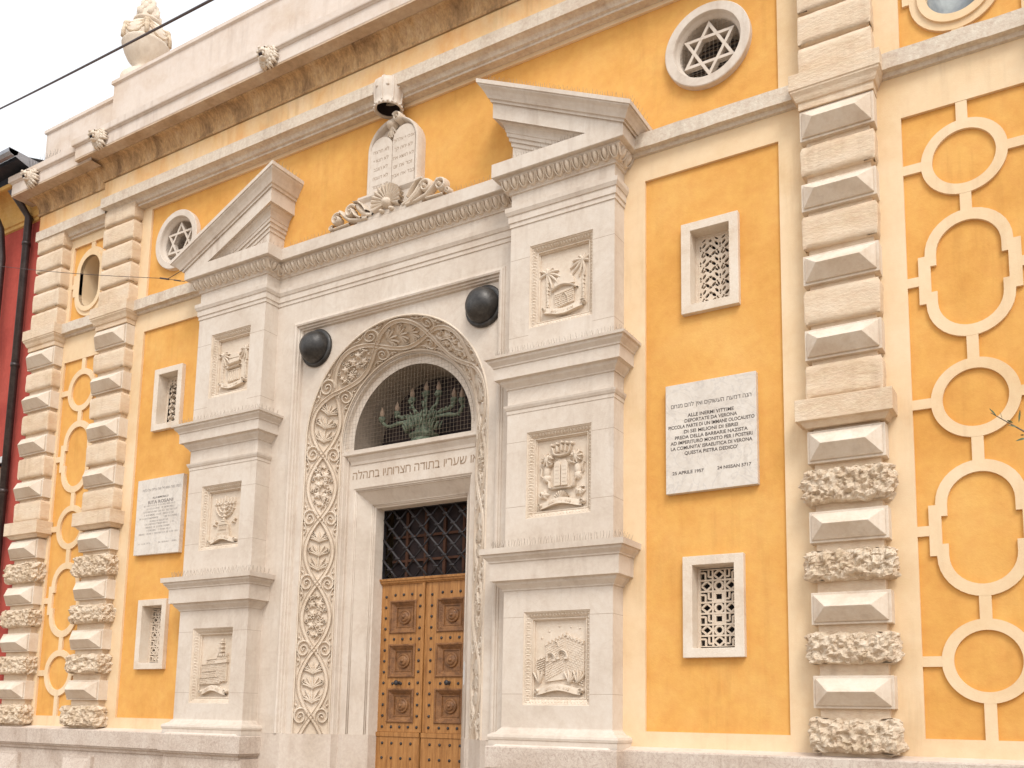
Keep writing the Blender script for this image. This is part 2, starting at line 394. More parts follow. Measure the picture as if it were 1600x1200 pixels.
# body of the building behind the face
MB().box(XL, XR, 1.6, 9, 0, 10.4).box(XL, XL + .12, .06, 1.6, 0, 10.4).box(XR - .12, XR, .06, 1.6, 0, 10.4).build('rear_wall', M['cream'], B)
MB().box(XL + .13, XR - .13, .3, 8.9, 10.1, 10.3).build('roof', M['tile'], B)

WIN = [(3.515, 4.068, 5.418, 6.315), (3.512, 4.075, 2.195, 3.11), (-4.105, -3.54, 5.39, 6.26), (-4.105, -3.54, 2.167, 3.08)]
STAR = [(3.79, 8.10), (-3.85, 8.10)]
of = MB()
of.plate(rect(-4.46, 4.46, 7.3, 8.74), [circ(cx, cz, .38) for cx, cz in STAR], .03, .3)
of.plate(rect(FR[0] - .01, FR[1] + .01, ZB - .01, ZT + .01), [rect(a + .05, b - .05, c + .05, d - .05) for a, b, c, d in WIN[:2]], .03, .3)
of.plate(rect(FL[0] - .01, FL[1] + .01, ZB - .01, ZT + .01), [rect(a + .05, b - .05, c + .05, d - .05) for a, b, c, d in WIN[2:]], .03, .3)
of.plate(rect(OL[0] - .01, OL[1], ZB - .01, ZTO + .01), [], .03, .06)
of.plate(rect(OR_[0] - .01, OR_[1] + .01, ZB - .01, ZTO + .01), [], .03, .06)
OVAL = [(-5.79, 7.965), (5.955, 7.965)]
def stadium(cx, cz, r, hh, n=20):
    return [(cx + r * math.cos(a), cz + hh + r * math.sin(a)) for a in [PI * i / n for i in range(n + 1)]] + \
           [(cx - r * math.cos(a), cz - hh - r * math.sin(a)) for a in [PI * i / n for i in range(n + 1)]]
of.plate(rect(-6.26, -5.25, 7.34, 8.6), [stadium(*OVAL[0], .235, .17)], .03, .3)
of.plate(rect(5.49, 6.44, 7.31, 8.59), [stadium(*OVAL[1], .235, .17)], .03, .3)
of.build('plaster_field', M['orange'], B)

# outer bay stucco tracery
def tracery(cx, x0, x1):
    mb = MB(); y0, y1 = .0015, .035; hw = .043
    ZS = [6.28, 5.275, 4.225, 3.175, 2.135]
    ends = []
    for i, z in enumerate(ZS):
        if i % 2 == 0:
            mb.plate(circ(cx, z, .325, 56), [circ(cx, z, .238, 56)], y0, y1); top, bot, half = z + .325, z - .325, .32
        else:
            def notch(r, hh, nx, nz):
                pts = []
                n = 18
                a0 = math.acos(min(1, 1))
                for k in range(n + 1):
                    a = PI * k / n; pts.append((cx + r * math.cos(a), z + hh + r * math.sin(a)))
                pts += [(cx - r, z + nz), (cx - r - nx, z + nz), (cx - r - nx, z - nz), (cx - r, z - nz)]
                for k in range(n + 1):
                    a = PI + PI * k / n; pts.append((cx + r * math.cos(a), z - hh + r * math.sin(a)))
                pts += [(cx + r, z - nz), (cx + r + nx, z - nz), (cx + r + nx, z + nz), (cx + r, z + nz)]
                return pts
            mb.plate(notch(.325, .215, .052, .205), [notch(.24, .205, .045, .112)], y0, y1); top, bot, half = z + .54, z - .54, .37
        ends.append((top, bot))
        mb.plate(rect(x0, cx - half, z - .041, z + .041), [], y0 + .0015, y1)
        mb.plate(rect(cx + half, x1, z - .041, z + .041), [], y0 + .0015, y1)
    prev = ZTO
    for t, b in ends:
        mb.plate(rect(cx - hw, cx + hw, t - .006, prev + .002), [], y0 + .0015, y1); prev = b + .006
    mb.plate(rect(cx - hw, cx + hw, ZB - .002, prev), [], y0 + .0015, y1)
    return mb
tracery(-5.79, OL[0], OL[1]).build('stucco_tracery', M['cream'], B)
tracery(5.955, OR_[0], OR_[1]).build('stucco_tracery', M['cream'], B)

# ------------------------------------------------------------------ oval windows
for (cx, cz), x0, x1, gl in ((OVAL[0], -6.25, -5.25, M['dark']), (OVAL[1], 5.5, 6.43, M['glass'])):
    mb = MB()
    mb.plate(stadium(cx, cz, .365, .17), [stadium(cx, cz, .285, .17)], .0015, .03)
    mb.plate(stadium(cx, cz, .30, .17), [stadium(cx, cz, .232, .17)], -.022, .03)
    mb.plate(rect(cx - .42, cx - .36, cz - .17, cz + .17), [], .003, .03)
    mb.plate(rect(cx + .36, cx + .42, cz - .17, cz + .17), [], .003, .03)
    for a, b in ((x0, cx - .41), (cx + .41, x1)): mb.plate(rect(a, b, cz - .035, cz + .035), [], .004, .03)
    for a, b in ((cz + .53, 8.59), (7.33, cz - .53)): mb.plate(rect(cx - .045, cx + .045, a, b), [], .004, .03)
    s_ = stadium(cx, cz, .232, .17); n = len(s_)
    o = mb.build('oval_window', M['cream'], B)
    MB().add([(p[0], -.02, p[1]) for p in s_] + [(p[0], .42, p[1]) for p in s_], [(i, (i + 1) % n, n + (i + 1) % n, n + i) for i in range(n)], True).build('reveal', M['cream'], o)
    d = .12 if gl is M['glass'] else .34
    MB().plate(stadium(cx, cz, .231, .17), [], d, d + .01).build('pane', gl, o)
    if gl is M['dark']:
        gm = MB()
        for i in range(6): x = cx - .2 + i * .08; gm.tube([(x, .3, cz - .38), (x, .3, cz + .38)], .006, 4)
        for i in range(10): z = cz - .36 + i * .08; gm.tube([(cx - .23, .3, z), (cx + .23, .3, z)], .006, 4)
        gm.build('grille', M['net'], o)

# ------------------------------------------------------------------ star windows
for k, (cx, cz) in enumerate(STAR):
    mb = MB()
    mb.lathe((cx, 0, cz), [(.426, .03), (.426, -.035), (.418, -.042), (.338, -.042), (.332, -.03), (.325, .0), (.305, .035), (.300, .05), (.300, .40)], 64, 'y', smooth=False)
    o = mb.build('star_window', M['white'], B)
    o['label'] = 'round stone window with a six-pointed star, ' + ('upper right bay' if k == 0 else 'upper left bay')
    st = MB(); Rr, wd = .293, .029
    for fl in (1, -1):
        T = [(cx + Rr * math.sin(2 * PI * i / 3) * 1, cz + fl * Rr * math.cos(2 * PI * i / 3)) for i in range(3)]
        ri = Rr - 2 * wd
        I = [(cx + ri * math.sin(2 * PI * i / 3), cz + fl * ri * math.cos(2 * PI * i / 3)) for i in range(3)]
        st.plate(T, [I], .035 + (.0015 if fl > 0 else 0), .10, back=True)
    st.build('star', M['white'], o)
    bl = MB()
    for i in range(9):
        z = cz - .28 + i * .07
        bl.add([(cx - .3, .25, z), (cx + .3, .25, z), (cx + .3, .30, z + .028), (cx - .3, .30, z + .028)], [(0, 1, 2, 3)])
    bl.build('louvre', M['woodd'] if k else M['soffit'], o)
    MB().plate(circ(cx, cz, .299, 40), [], .36, .37).build('pane', M['dusk'], o)
    nm = MB(); s = .042
    for i in range(-7, 8):
        h = math.sqrt(max(0, .30 ** 2 - (i * s) ** 2))
        if h > .02:
            nm.tube([(cx + i * s, .045, cz - h), (cx + i * s, .045, cz + h)], .0014, 3, False)
            nm.tube([(cx - h, .045, cz + i * s), (cx + h, .045, cz + i * s)], .0014, 3, False)
    nm.build('bird_net', M['net'], o)

# ------------------------------------------------------------------ small windows
def lattice(mb, x0, x1, z0, z1, y, th, kind):
    m = planeXZ(y)
    fr = .022
    mb.plate(rect(x0, x1, z0, z1), [rect(x0 + fr, x1 - fr, z0 + fr, z1 - fr)], y, y + th)
    x0 += fr; x1 -= fr; z0 += fr; z1 -= fr
    if kind == 'flower':
        # stone web pierced by rows of leaf-shaped holes around staggered quatrefoils
        W, H = x1 - x0, z1 - z0; hl = []
        cw, ch = W / 2.0, H / 4.4
        def el(cx, cz, a, b, rot, n=9):
            if not (x0 + .012 < cx < x1 - .012 and z0 + .012 < cz < z1 - .012): return
            c_, s_ = math.cos(rot), math.sin(rot)
            P = [(cx + a * math.cos(2 * PI * i / n) * c_ - b * math.sin(2 * PI * i / n) * s_, cz + a * math.cos(2 * PI * i / n) * s_ + b * math.sin(2 * PI * i / n) * c_) for i in range(n)]
            P = [(min(max(p[0], x0 + .003), x1 - .003), min(max(p[1], z0 + .003), z1 - .003)) for p in P]; hl.append(P)
        for c in range(-1, 4):
            for r in range(-1, 6):
                cx = x0 + (c * .5 + .12) * cw * 1.16; cz = z0 + (r + (.5 if c % 2 else .08)) * ch
                if c % 2:
                    for a in (45, 135, 225, 315): el(cx + .27 * cw * math.cos(R(a)), cz + .25 * ch * math.sin(R(a)), .030, .0145, R(a + 90))
                    for a in (0, 180): el(cx + .40 * cw * math.cos(R(a)), cz, .0095, .0095, 0)
                    for a in (90, 270): el(cx, cz + .33 * ch * math.sin(R(a)), .017, .014, 0)
                else:
                    for a in (38, 68, 112, 142): el(cx + .27 * cw * math.cos(R(a)), cz + .27 * ch * math.sin(R(a)), .023, .0095, R(a))
                    for a in (215, 325): el(cx + .26 * cw * math.cos(R(a)), cz + .27 * ch * math.sin(R(a)), .028, .0125, R(a + 90))
                    el(cx, cz - .24 * ch, .009, .017, 0); el(cx, cz - .42 * ch, .009, .009, 0)
        mb.plate(rect(x0, x1, z0, z1), hl, y + .004, y + th)
    else:
        W, H = x1 - x0, z1 - z0
        rows = 7; cw, ch = W / 3, H / rows; t = .0085
        def bar(ax, az, bx, bz, dy=0):
            dx, dz = bx - ax, bz - az; L = math.hypot(dx, dz); nx, nz = -dz / L * t, dx / L * t
            mb.plate([(ax + nx, az + nz), (ax - nx, az - nz), (bx - nx, bz - nz), (bx + nx, bz + nz)], [], y + dy, y + th)
        for r in range(rows + 1): bar(x0, z0 + r * ch, x1, z0 + r * ch, .0)
        for c in range(1, 3): bar(x0 + c * cw, z0, x0 + c * cw, z1, .0015)
        for r in range(rows):
            for c in range(3):
                a, b = x0 + c * cw, z0 + r * ch; mx, mz = a + cw / 2, b + ch / 2
                typ = 'key' if (c != 1 and r % 2 == 0) else ('dia' if (c != 1 or r in (0, 6)) else ('ring' if r % 2 else 'sq'))
                if typ == 'dia':
                    q = [(mx, b + .008), (a + cw - .008, mz), (mx, b + ch - .008), (a + .008, mz)]
                    for i in range(4): bar(*q[i], *q[(i + 1) % 4], .003 + .0005 * i)
                elif typ == 'ring': ring(mb, mx, mz, min(cw, ch) * .47, min(cw, ch) * .27, y + .003, th - .003)
                elif typ == 'sq':
                    mb.plate(rect(mx - cw * .42, mx + cw * .42, mz - ch * .42, mz + ch * .42), [rect(mx - cw * .24, mx + cw * .24, mz - ch * .24, mz + ch * .24)], y + .003, y + th)
                else:
                    k = 1 if c == 0 else -1
                    P = [(mx - k * cw * .5, mz + ch * .2), (mx - k * cw * .1, mz + ch * .2), (mx - k * cw * .1, mz - ch * .5)]
                    for i in range(2): bar(*P[i], *P[i + 1], .003 + .0005 * i)
                    P = [(mx + k * cw * .5, mz - ch * .2), (mx + k * cw * .15, mz - ch * .2), (mx + k * cw * .15, mz + ch * .5)]
                    for i in range(2): bar(*P[i], *P[i + 1], .004 + .0005 * i)
def ring(mb, cx, cz, ro, ri, y, th, x0=-99, x1=99, z0=-99, z1=99, n=14):
    cl = lambda p: (min(max(p[0], x0), x1), min(max(p[1], z0), z1))
    O = [cl(p) for p in circ(cx, cz, ro, n)]; I = [cl(p) for p in circ(cx, cz, ri, n)]
    vs = [(p[0], y, p[1]) for p in O] + [(p[0], y, p[1]) for p in I] + [(p[0], y + th, p[1]) for p in O] + [(p[0], y + th, p[1]) for p in I]
    fs = []
    for i in range(n):
        j = (i + 1) % n
        fs += [(i, j, n + j, n + i), (i, j, 2 * n + j, 2 * n + i), (n + i, n + j, 3 * n + j, 3 * n + i)]
    mb.add(vs, fs)
WL = ['upper window of the right bay, floral stone grille', 'lower window of the right bay, meander stone grille',
      'upper window of the left bay, floral stone grille', 'lower window of the left bay, meander stone grille']
for k, (a, b, c, d) in enumerate(WIN):
    ia, ib, ic, id_ = a + .09, b - .087, c + .083, d - .083
    mb = MB().plate(rect(a, b, c, d), [rect(ia, ib, ic, id_)], -.03, .20)
    o = mb.build('window', M['smooth'], B, bevel=.004); o['label'] = WL[k]
    MB().plate(rect(ia - .01, ib + .01, ic - .01, id_ + .01), [rect(ia, ib, ic, id_)], .205, .30).build('reveal', M['white'], o)
    gm = MB(); lattice(gm, ia, ib, ic, id_, .13, .03, 'flower' if k % 2 == 0 else 'key'); gm.build('stone_grille', M['carved'], o)
    MB().box(ia - .02, ib + .02, .28, .30, ic - .02, id_ + .02).build('pane', M['dusk'], o)

# ------------------------------------------------------------------ pilasters
def rock(mb, x0, x1, z0, z1, yb, yf, amp, seed, rz, rc, res=.02, sharp=0, fr=9.):
    """block wrapped round front and both returns, displaced by noise"""
    path = []
    segs = [((x0, yb), (x0, yf + rc)), 'c0', ((x0 + rc, yf), (x1 - rc, yf)), 'c1', ((x1, yf + rc), (x1, yb))]
    for sg in segs:
        if sg == 'c0':
            for i in range(1, 4): a = PI + PI / 2 * i / 4; path.append((x0 + rc + rc * math.cos(a), yf + rc + rc * math.sin(a), math.cos(a), math.sin(a)))
        elif sg == 'c1':
            for i in range(1, 4): a = 1.5 * PI + PI / 2 * i / 4; path.append((x1 - rc + rc * math.cos(a), yf + rc + rc * math.sin(a), math.cos(a), math.sin(a)))
        else:
            (ax, ay), (bx, by) = sg; L = math.hypot(bx - ax, by - ay); n = max(1, int(L / res))
            nx, ny = (by - ay) / L, -(bx - ax) / L
            if ax == bx: nx, ny = (-1, 0) if ax == x0 else (1, 0)
            else: nx, ny = 0, -1
            for i in range(n + 1): t = i / n; path.append((ax + (bx - ax) * t, ay + (by - ay) * t, nx, ny))
    nz = max(3, int((z1 - z0) / res)); rows = []
    prof = [(-.5 * rz - .03, z0)] + [None] * (nz + 1) + [(-.5 * rz - .03, z1)]
    vs = []; W = len(path)
    zz = []
    for j in range(nz + 1):
        z = z0 + (z1 - z0) * j / nz; d = min(z - z0, z1 - z)
        off = -(rz - math.sqrt(max(0, rz * rz - (rz - d) ** 2))) if d < rz else 0
        zz.append((off, z))
    zz = [(-rz - .085, z0)] + zz + [(-rz - .085, z1)]
    off3 = Vector((seed * 3.1, seed * 1.7, seed * .9))
    for jj, (off, z) in enumerate(zz):
        for (x, y, nx, ny) in path:
            q = Vector((x, y, z)) * fr + off3
            nn = noise.fractal(q, 1.0, 2.1, 4, noise_basis='PERLIN_ORIGINAL') + (.9 * (abs(noise.noise(q * 1.3)) - .25) if sharp else 0)
            h = off + amp * nn * (1 if 0 < jj < len(zz) - 1 else 0)
            dz = amp * .5 * noise.noise(q + Vector((9, 9, 9))) if 0 < jj < len(zz) - 1 else 0
            vs.append((x + nx * h, y + ny * h, z + dz))
    fs = []
    for j in range(len(zz) - 1):
        for i in range(W - 1): fs.append((j * W + i, j * W + i + 1, (j + 1) * W + i + 1, (j + 1) * W + i))
    mb.add(vs, fs, not sharp)
ROWS = [('p', 7.904, 7.959 + .30), ('p', 7.66, 7.90)]
PB = dict(diamond=[(6.728, 7.013), (6.066, 6.322), (5.384, 5.652), (4.707, 4.976), (3.80, 4.079), (3.122, 3.386), (2.439, 2.705), (1.759, 2.023)],
          plain=[(6.397, 6.665), (5.719, 6.012), (5.029, 5.331), (4.364, 4.656)],
          rustic=[(3.448, 3.737), (2.797, 3.05), (2.117, 2.37), (1.407, 1.681)])
UP = [7.338, 7.614, 7.659, 7.932, 7.977, 8.25, 8.295, 8.565, 8.61, 8.87]
def pilaster(x0, x1, seed, label, zo=0.0, yp=-.15):
    sh = MB()
    sh.box(x0 + .045, x1 - .045, yp + .055, .02, 1.37, 8.89)
    # capital band, mouldings and lower band
    sh.wrap([(0.005, 7.02), (.005, 7.085), (.02, 7.09), (.03, 7.11), (.04, 7.14), (.062, 7.17), (.062, 7.186), (.072, 7.190), (.072, 7.338), (.0, 7.3385)], x0, x1, .02, yp)
    sh.wrap([(.005, 4.105), (.02, 4.12), (.045, 4.15), (.078, 4.155), (.078, 4.342), (0.0, 4.3425)], x0, x1, .02, yp)
    P = sh.build('pilaster', M['hewn'], B, bevel=.004); P['label'] = label
    for i in range(0, 10, 2):
        mb = MB(); rock(mb, x0, x1, UP[i], UP[i + 1], .0, yp, .005, seed + i, .006, .008, .04, fr=7); mb.build('plain_block', M['hewn'], P)
    for i, (a, b) in enumerate(PB['plain']):
        mb = MB(); rock(mb, x0, x1, a, b, .0, yp, .006, seed + 20 + i, .012, .012, .035, fr=7); mb.build('plain_block', M['hewn'], P)
    for i, (a, b) in enumerate(PB['rustic']):
        mb = MB(); rock(mb, x0 - .035, x1 + .035, a, b, .0, yp - .05, .043, seed + 40 + i * 1.3, .06, .05, .0125, sharp=1, fr=19); mb.build('rustic_block', M['rustic'], P)
    rr = random.Random(seed)
    for i, (a, b) in enumerate(PB['diamond']):
        mb = MB(); y = yp; bd = .022
        mb.wrap([(0, a), (0, b)], x0, x1, .0, y + .012)
        # raised pyramid on a narrow border; ridge apex
        ax0, ax1, az0, az1 = x0 + bd, x1 - bd, a + bd, b - bd; zm = (a + b) / 2 + rr.uniform(-.006, .006)
        ya = yp - .115 + rr.uniform(-.006, .006); yb = yp + .010
        q = [(ax0, yb, az0), (ax1, yb, az0), (ax1, yb, az1), (ax0, yb, az1)]
        f = [(x, y - .006, z) for x, _, z in q]
        ap = [(ax0 + .115, ya, zm), (ax1 - .115, ya, zm)]
        mb.add(q + f + ap, [(0, 1, 5, 4), (1, 2, 6, 5), (2, 3, 7, 6), (3, 0, 4, 7), (4, 5, 9, 8), (5, 6, 9), (6, 7, 8, 9), (7, 4, 8)])
        mb.build('diamond_block', M['smooth'], P, bevel=.004)
    return P
pilaster(4.675, 5.30, 1, 'pilaster between the right bay and the outer right bay')
pilaster(-5.33, -4.645, 11, 'pilaster between the left bay and the outer left bay')
pilaster(-6.985, -6.32, 23, 'corner pilaster beside the red house')
pilaster(6.62, 7.28, 37, 'corner pilaster at the right end')

# ------------------------------------------------------------------ string courses
def string(x0, x1, dz=0):
    mb = MB(); n = max(2, int((x1 - x0) / .12))
    pr_ = [(.0, 7.155), (.03, 7.16), (.045, 7.19), (.10, 7.196), (.10, 7.345), (0, 7.36)]
    vs = []; fs = []
    rr = random.Random(int(x0 * 100))
    for i in range(n + 1):
        x = x0 + (x1 - x0) * i / n; j = rr.uniform(-.004, .004)
        for k, (e, z) in enumerate(pr_): vs.append((x, -e, z + (j if k in (3, 4) else 0)))
    m_ = len(pr_)
    for i in range(n):
        for k in range(m_ - 1): fs.append((i * m_ + k, (i + 1) * m_ + k, (i + 1) * m_ + k + 1, i * m_ + k + 1))
    mb.add(vs, fs); return mb
for a, b in ((-6.4, -5.24), (-4.73, -3.0), (2.9, 4.76), (5.2, 6.7)): string(a, b).build('string_course', M['string'], B)

# ------------------------------------------------------------------ main entablature and cornice
def entab(x0, x1, yf, dz, left, right, nm):
    e = MB(); yb = .02
    # architrave mouldings, fascia
    e.wrap([(-.10, 8.775 + dz), (-.10, 8.80 + dz), (-.07, 8.81 + dz), (-.055, 8.835 + dz), (-.04, 8.85 + dz), (.0, 8.865 + dz), (.03, 8.87 + dz)][::1], x0, x1, yb, yf, left, right, capt=False)
    e.wrap([(.03, 8.87 + dz), (.03, 9.02 + dz), (0, 9.03 + dz)], x0, x1, yb, yf, left, right, capb=False, capt=False)
    o = e.build('architrave', M['string'], B)
    f = MB().wrap([(0, 9.02 + dz), (0, 9.30 + dz)], x0, x1, yb, yf, left, right, capb=False, capt=False)
    f.build('frieze', M['frieze'], B)
    # carved cove: fluted quarter hollow
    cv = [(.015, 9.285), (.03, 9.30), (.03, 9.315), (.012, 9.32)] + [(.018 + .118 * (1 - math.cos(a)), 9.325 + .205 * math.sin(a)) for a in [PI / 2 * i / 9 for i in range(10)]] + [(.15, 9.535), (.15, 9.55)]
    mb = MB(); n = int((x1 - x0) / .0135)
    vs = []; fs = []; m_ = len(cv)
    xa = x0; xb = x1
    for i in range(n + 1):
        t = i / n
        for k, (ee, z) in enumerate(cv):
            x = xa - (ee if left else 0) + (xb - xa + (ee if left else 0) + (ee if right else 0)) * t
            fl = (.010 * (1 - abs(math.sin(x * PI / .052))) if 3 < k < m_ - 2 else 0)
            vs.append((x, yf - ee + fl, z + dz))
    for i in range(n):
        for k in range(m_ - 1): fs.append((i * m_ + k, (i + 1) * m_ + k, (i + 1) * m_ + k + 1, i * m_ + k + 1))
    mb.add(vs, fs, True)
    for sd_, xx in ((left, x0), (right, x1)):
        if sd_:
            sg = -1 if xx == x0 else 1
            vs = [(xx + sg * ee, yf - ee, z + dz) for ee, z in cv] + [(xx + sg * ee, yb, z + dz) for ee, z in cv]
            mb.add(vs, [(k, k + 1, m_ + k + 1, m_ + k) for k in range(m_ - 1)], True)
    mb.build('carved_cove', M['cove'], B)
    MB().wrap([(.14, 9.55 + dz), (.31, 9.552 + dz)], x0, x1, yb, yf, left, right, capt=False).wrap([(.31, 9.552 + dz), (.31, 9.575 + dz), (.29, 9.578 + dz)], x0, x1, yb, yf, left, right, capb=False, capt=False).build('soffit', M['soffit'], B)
    co = MB().wrap([(.30, 9.576 + dz), (.312, 9.58 + dz), (.312, 9.752 + dz), (.325, 9.757 + dz), (.335, 9.766 + dz), (.352, 9.772 + dz), (.357, 9.785 + dz), (.36, 9.865 + dz), (.0, 9.90 + dz)], x0, x1, yb, yf, left, right, capb=False)
    co.build('cornice', M['cornice'], B)
entab(-5.31, 5.31, -.2, 0, True, True, 'centre')
entab(-7.0, -5.31, -.14, -.045, True, False, 'left')
entab(5.31, 7.3, -.14, -.045, False, True, 'right')
def parapet(x0, x1, y, z0, z1, le, ri):
    MB().wrap([(0, z0), (0, z1 - .06)], x0, x1, y + .5, y, True, True).build('parapet', M['cornice'], B)
    MB().wrap([(.0, z1 - .07), (.022, z1 - .055), (.03, z1 - .05), (.03, z1), (.0, z1 + .008)], x0, x1, y + .53, y, True, True).build('parapet_coping', M['cornice'], B)
parapet(-5.29, 5.29, -.2, 9.86, 10.885, 1, 1)
parapet(-7.0, -5.33, -.155, 9.8, 10.68, 1, 0)
parapet(5.33, 7.28, -.155, 9.8, 10.68, 1, 0)

# lion heads on the cornice
def lion(cx, yf, cz, s=1.15):
    mb = MB(); rr = random.Random(int(cx * 10))
    # mane: ring of tapered locks
    for ringr, nn, ln in ((.095, 16, .07), (.075, 14, .075), (.05, 11, .07)):
        for i in range(nn):
            a = 2 * PI * i / nn + rr.random() * .25; r0 = ringr * s
            p = Vector((cx + math.cos(a) * r0, yf - .03 * s - (.095 - ringr) * 1.1, cz + math.sin(a) * r0))
            q = p + Vector((math.cos(a) * ln * .55 * s, .02 * s, math.sin(a) * ln * .55 * s - .012))
            mb.tube([p + Vector((0, -.03, 0)), (p + q) / 2 + Vector((0, -.018, 0)), q], lambda t: (.021 * (1 - t) + .006) * s, 6)
    mb.blob((cx, yf - .06 * s, cz), (.085 * s, .09 * s, .09 * s), 14, 10)
    mb.blob((cx, yf - .105 * s, cz + .014), (.052 * s, .070 * s, .040 * s), 12, 8)      # muzzle
    mb.blob((cx, yf - .168 * s, cz + .030), (.022 * s, .018 * s, .016 * s), 8, 6)      # nose
    mb.blob((cx, yf - .095 * s, cz - .068), (.044 * s, .058 * s, .022 * s), 10, 6)     # lower jaw
    for sx in (-1, 1):
        mb.blob((cx + sx * .040 * s, yf - .115 * s, cz + .058), (.024 * s, .022 * s, .013 * s), 8, 6)   # brow
        mb.blob((cx + sx * .082 * s, yf - .045 * s, cz + .085), (.022 * s, .018 * s, .026 * s), 8, 6)  # ear
        mb.blob((cx + sx * .030 * s, yf - .145 * s, cz - .002), (.027 * s, .03 * s, .020 * s), 8, 6)   # whisker pads
        mb.tube([(cx + sx * .035 * s, yf - .15 * s, cz - .01), (cx + sx * .037 * s, yf - .14 * s, cz - .055)], .012 * s, 6)
    o = mb.build('lion_head', M['smooth'], B)
    m2 = MB().blob((cx, yf - .110 * s, cz - .034 * s), (.040 * s, .056 * s, .024 * s), 10, 6)
    m2.blob((cx - .040 * s, yf - .135 * s, cz + .052), (.009, .009, .007), 6, 4).blob((cx + .040 * s, yf - .135 * s, cz + .052), (.009, .009, .007), 6, 4)
    m2.build('mouth', M['dark'], o)
for lx, ly, lz in ((-5.0, -.512, 9.68), (-1.66, -.512, 9.68), (-6.72, -.452, 9.63), (1.66, -.512, 9.68), (5.0, -.512, 9.68)): lion(lx, ly, lz)
# zinc flashing line above the cornice
MB().tube([(-5.3, -.44, 9.935), (-1.3, -.44, 9.935)], .008, 5).tube([(-6.98, -.38, 9.885), (-5.45, -.38, 9.885)], .007, 5).build('flashing', M['zinc'], B)

# ------------------------------------------------------------------ plinth
def ledge(x0, x1, yf, l, r, dz=0):
    MB().wrap([(.0, 1.085), (.012, 1.09), (.02, 1.12), (.05, 1.14), (.05, 1.155), (.07, 1.16), (.07, 1.355 + dz), (.06, 1.368 + dz)], x0, x1, .05, yf + .07, l, r, capt=False).build('plinth_ledge', M['plinth'], B, bevel=.004)
    MB().wrap([(-.009, 1.367 + dz), (-.20, 1.40 + dz)], x0, x1, .05, yf, False, False, capb=False, capt=False).build('ledge_top', M['cornice'], B) if not l else \
        MB().wrap([(-.009, 1.367 + dz), (-.05, 1.39 + dz)], x0, x1, .05, yf, l, r, capb=False).build('ledge_top', M['cornice'], B)
def plinth():
    oo = [MB().box(a, b, y, .3, 0, 1.1).build('plinth', M['plinth'], B) for a, b, y in ((XL, -3.09, -.10), (2.98, XR, -.10), (-3.09, -1.74, -.28), (1.66, 2.98, -.28))]
    for x in (-6.65, -5.0, 5.0, 6.9):
        o = oo[0 if x < 0 else 1]
        d = MB(); x0, x1, z0, z1 = x - .31, x + .31, .55, 1.02
        d.box(x0, x1, -.15, -.09, z0, z1)
        d.add([(x0 + .03, -.1505, z0 + .03), (x1 - .03, -.1505, z0 + .03), (x1 - .03, -.1505, z1 - .03), (x0 + .03, -.1505, z1 - .03), (x0 + .14, -.23, .785), (x1 - .14, -.23, .785)],
              [(0, 1, 5, 4), (1, 2, 5), (2, 3, 4, 5), (3, 0, 4)])
        d.build('diamond_panel', M['plinth'], o, bevel=.004)
plinth()
ledge(XL, -3.06, -.18, False, False); ledge(2.96, XR, -.18, False, False)
ledge(-3.02 - .03, -1.82 + .035, -.345, True, True, .0); ledge(1.73 - .035, 2.912 + .03, -.345, True, True, .0)

# ------------------------------------------------------------------ portal
AC, BAND_O, BAND_I, YO, YI = 4.88, 1.32, .985, .065, .35
def archpath(r, n=48, z0=1.40):
    return [(-r, z0)] + [(-r * math.cos(PI * i / n), AC + r * math.sin(PI * i / n)) for i in range(n + 1)] + [(r, z0)]
pm = MB()
# face plate of the portal with the rectangular moulded frame
out = rect(-1.95, 1.95, 1.2, 6.72)
hol = [(-1.535, 1.2), (1.535, 1.2), (1.535, 6.405), (-1.535, 6.405)]
def upath(x, z): return [(-x, 1.40), (-x, z), (x, z), (x, 1.40)]
def usweep(mb, prof, smooth=False):
    """prof: (inset, y) profile of a frame running up, across and down"""
    rows = [[(px, y, pz) for px, pz in upath(1.535 - e, 6.405 - e)] for e, y in prof]
    for j in range(len(rows) - 1):
        a, b = rows[j], rows[j + 1]; mb.add(a + b, [(i, i + 1, i + 5, i + 4) for i in range(3)], smooth)
pm.plate([(-1.95, 1.40), (-1.535, 1.40), (-1.535, 6.405), (1.535, 6.405), (1.535, 1.40), (1.95, 1.40), (1.95, 6.74), (-1.95, 6.74)], [], 0, .05)
usweep(pm, [(0, 0), (.004, -.010), (.022, -.013), (.026, -.024), (.045, -.030), (.064, -.022), (.070, .004), (.088, .008), (.092, .030), (.108, .034), (.115, .065)])
usweep(pm, [(.115, .065), (.13, .0651)])
# inner panel pierced by the arch
ap = archpath(BAND_O)
pm.plate([(-1.42, 1.40)] + ap + [(1.42, 1.40), (1.42, 6.29), (-1.42, 6.29)], [], YO, .12)
portal = pm.build('portal_surround', M['white'], B)
portal['label'] = 'white stone portal surround with a square moulded frame and round arch'

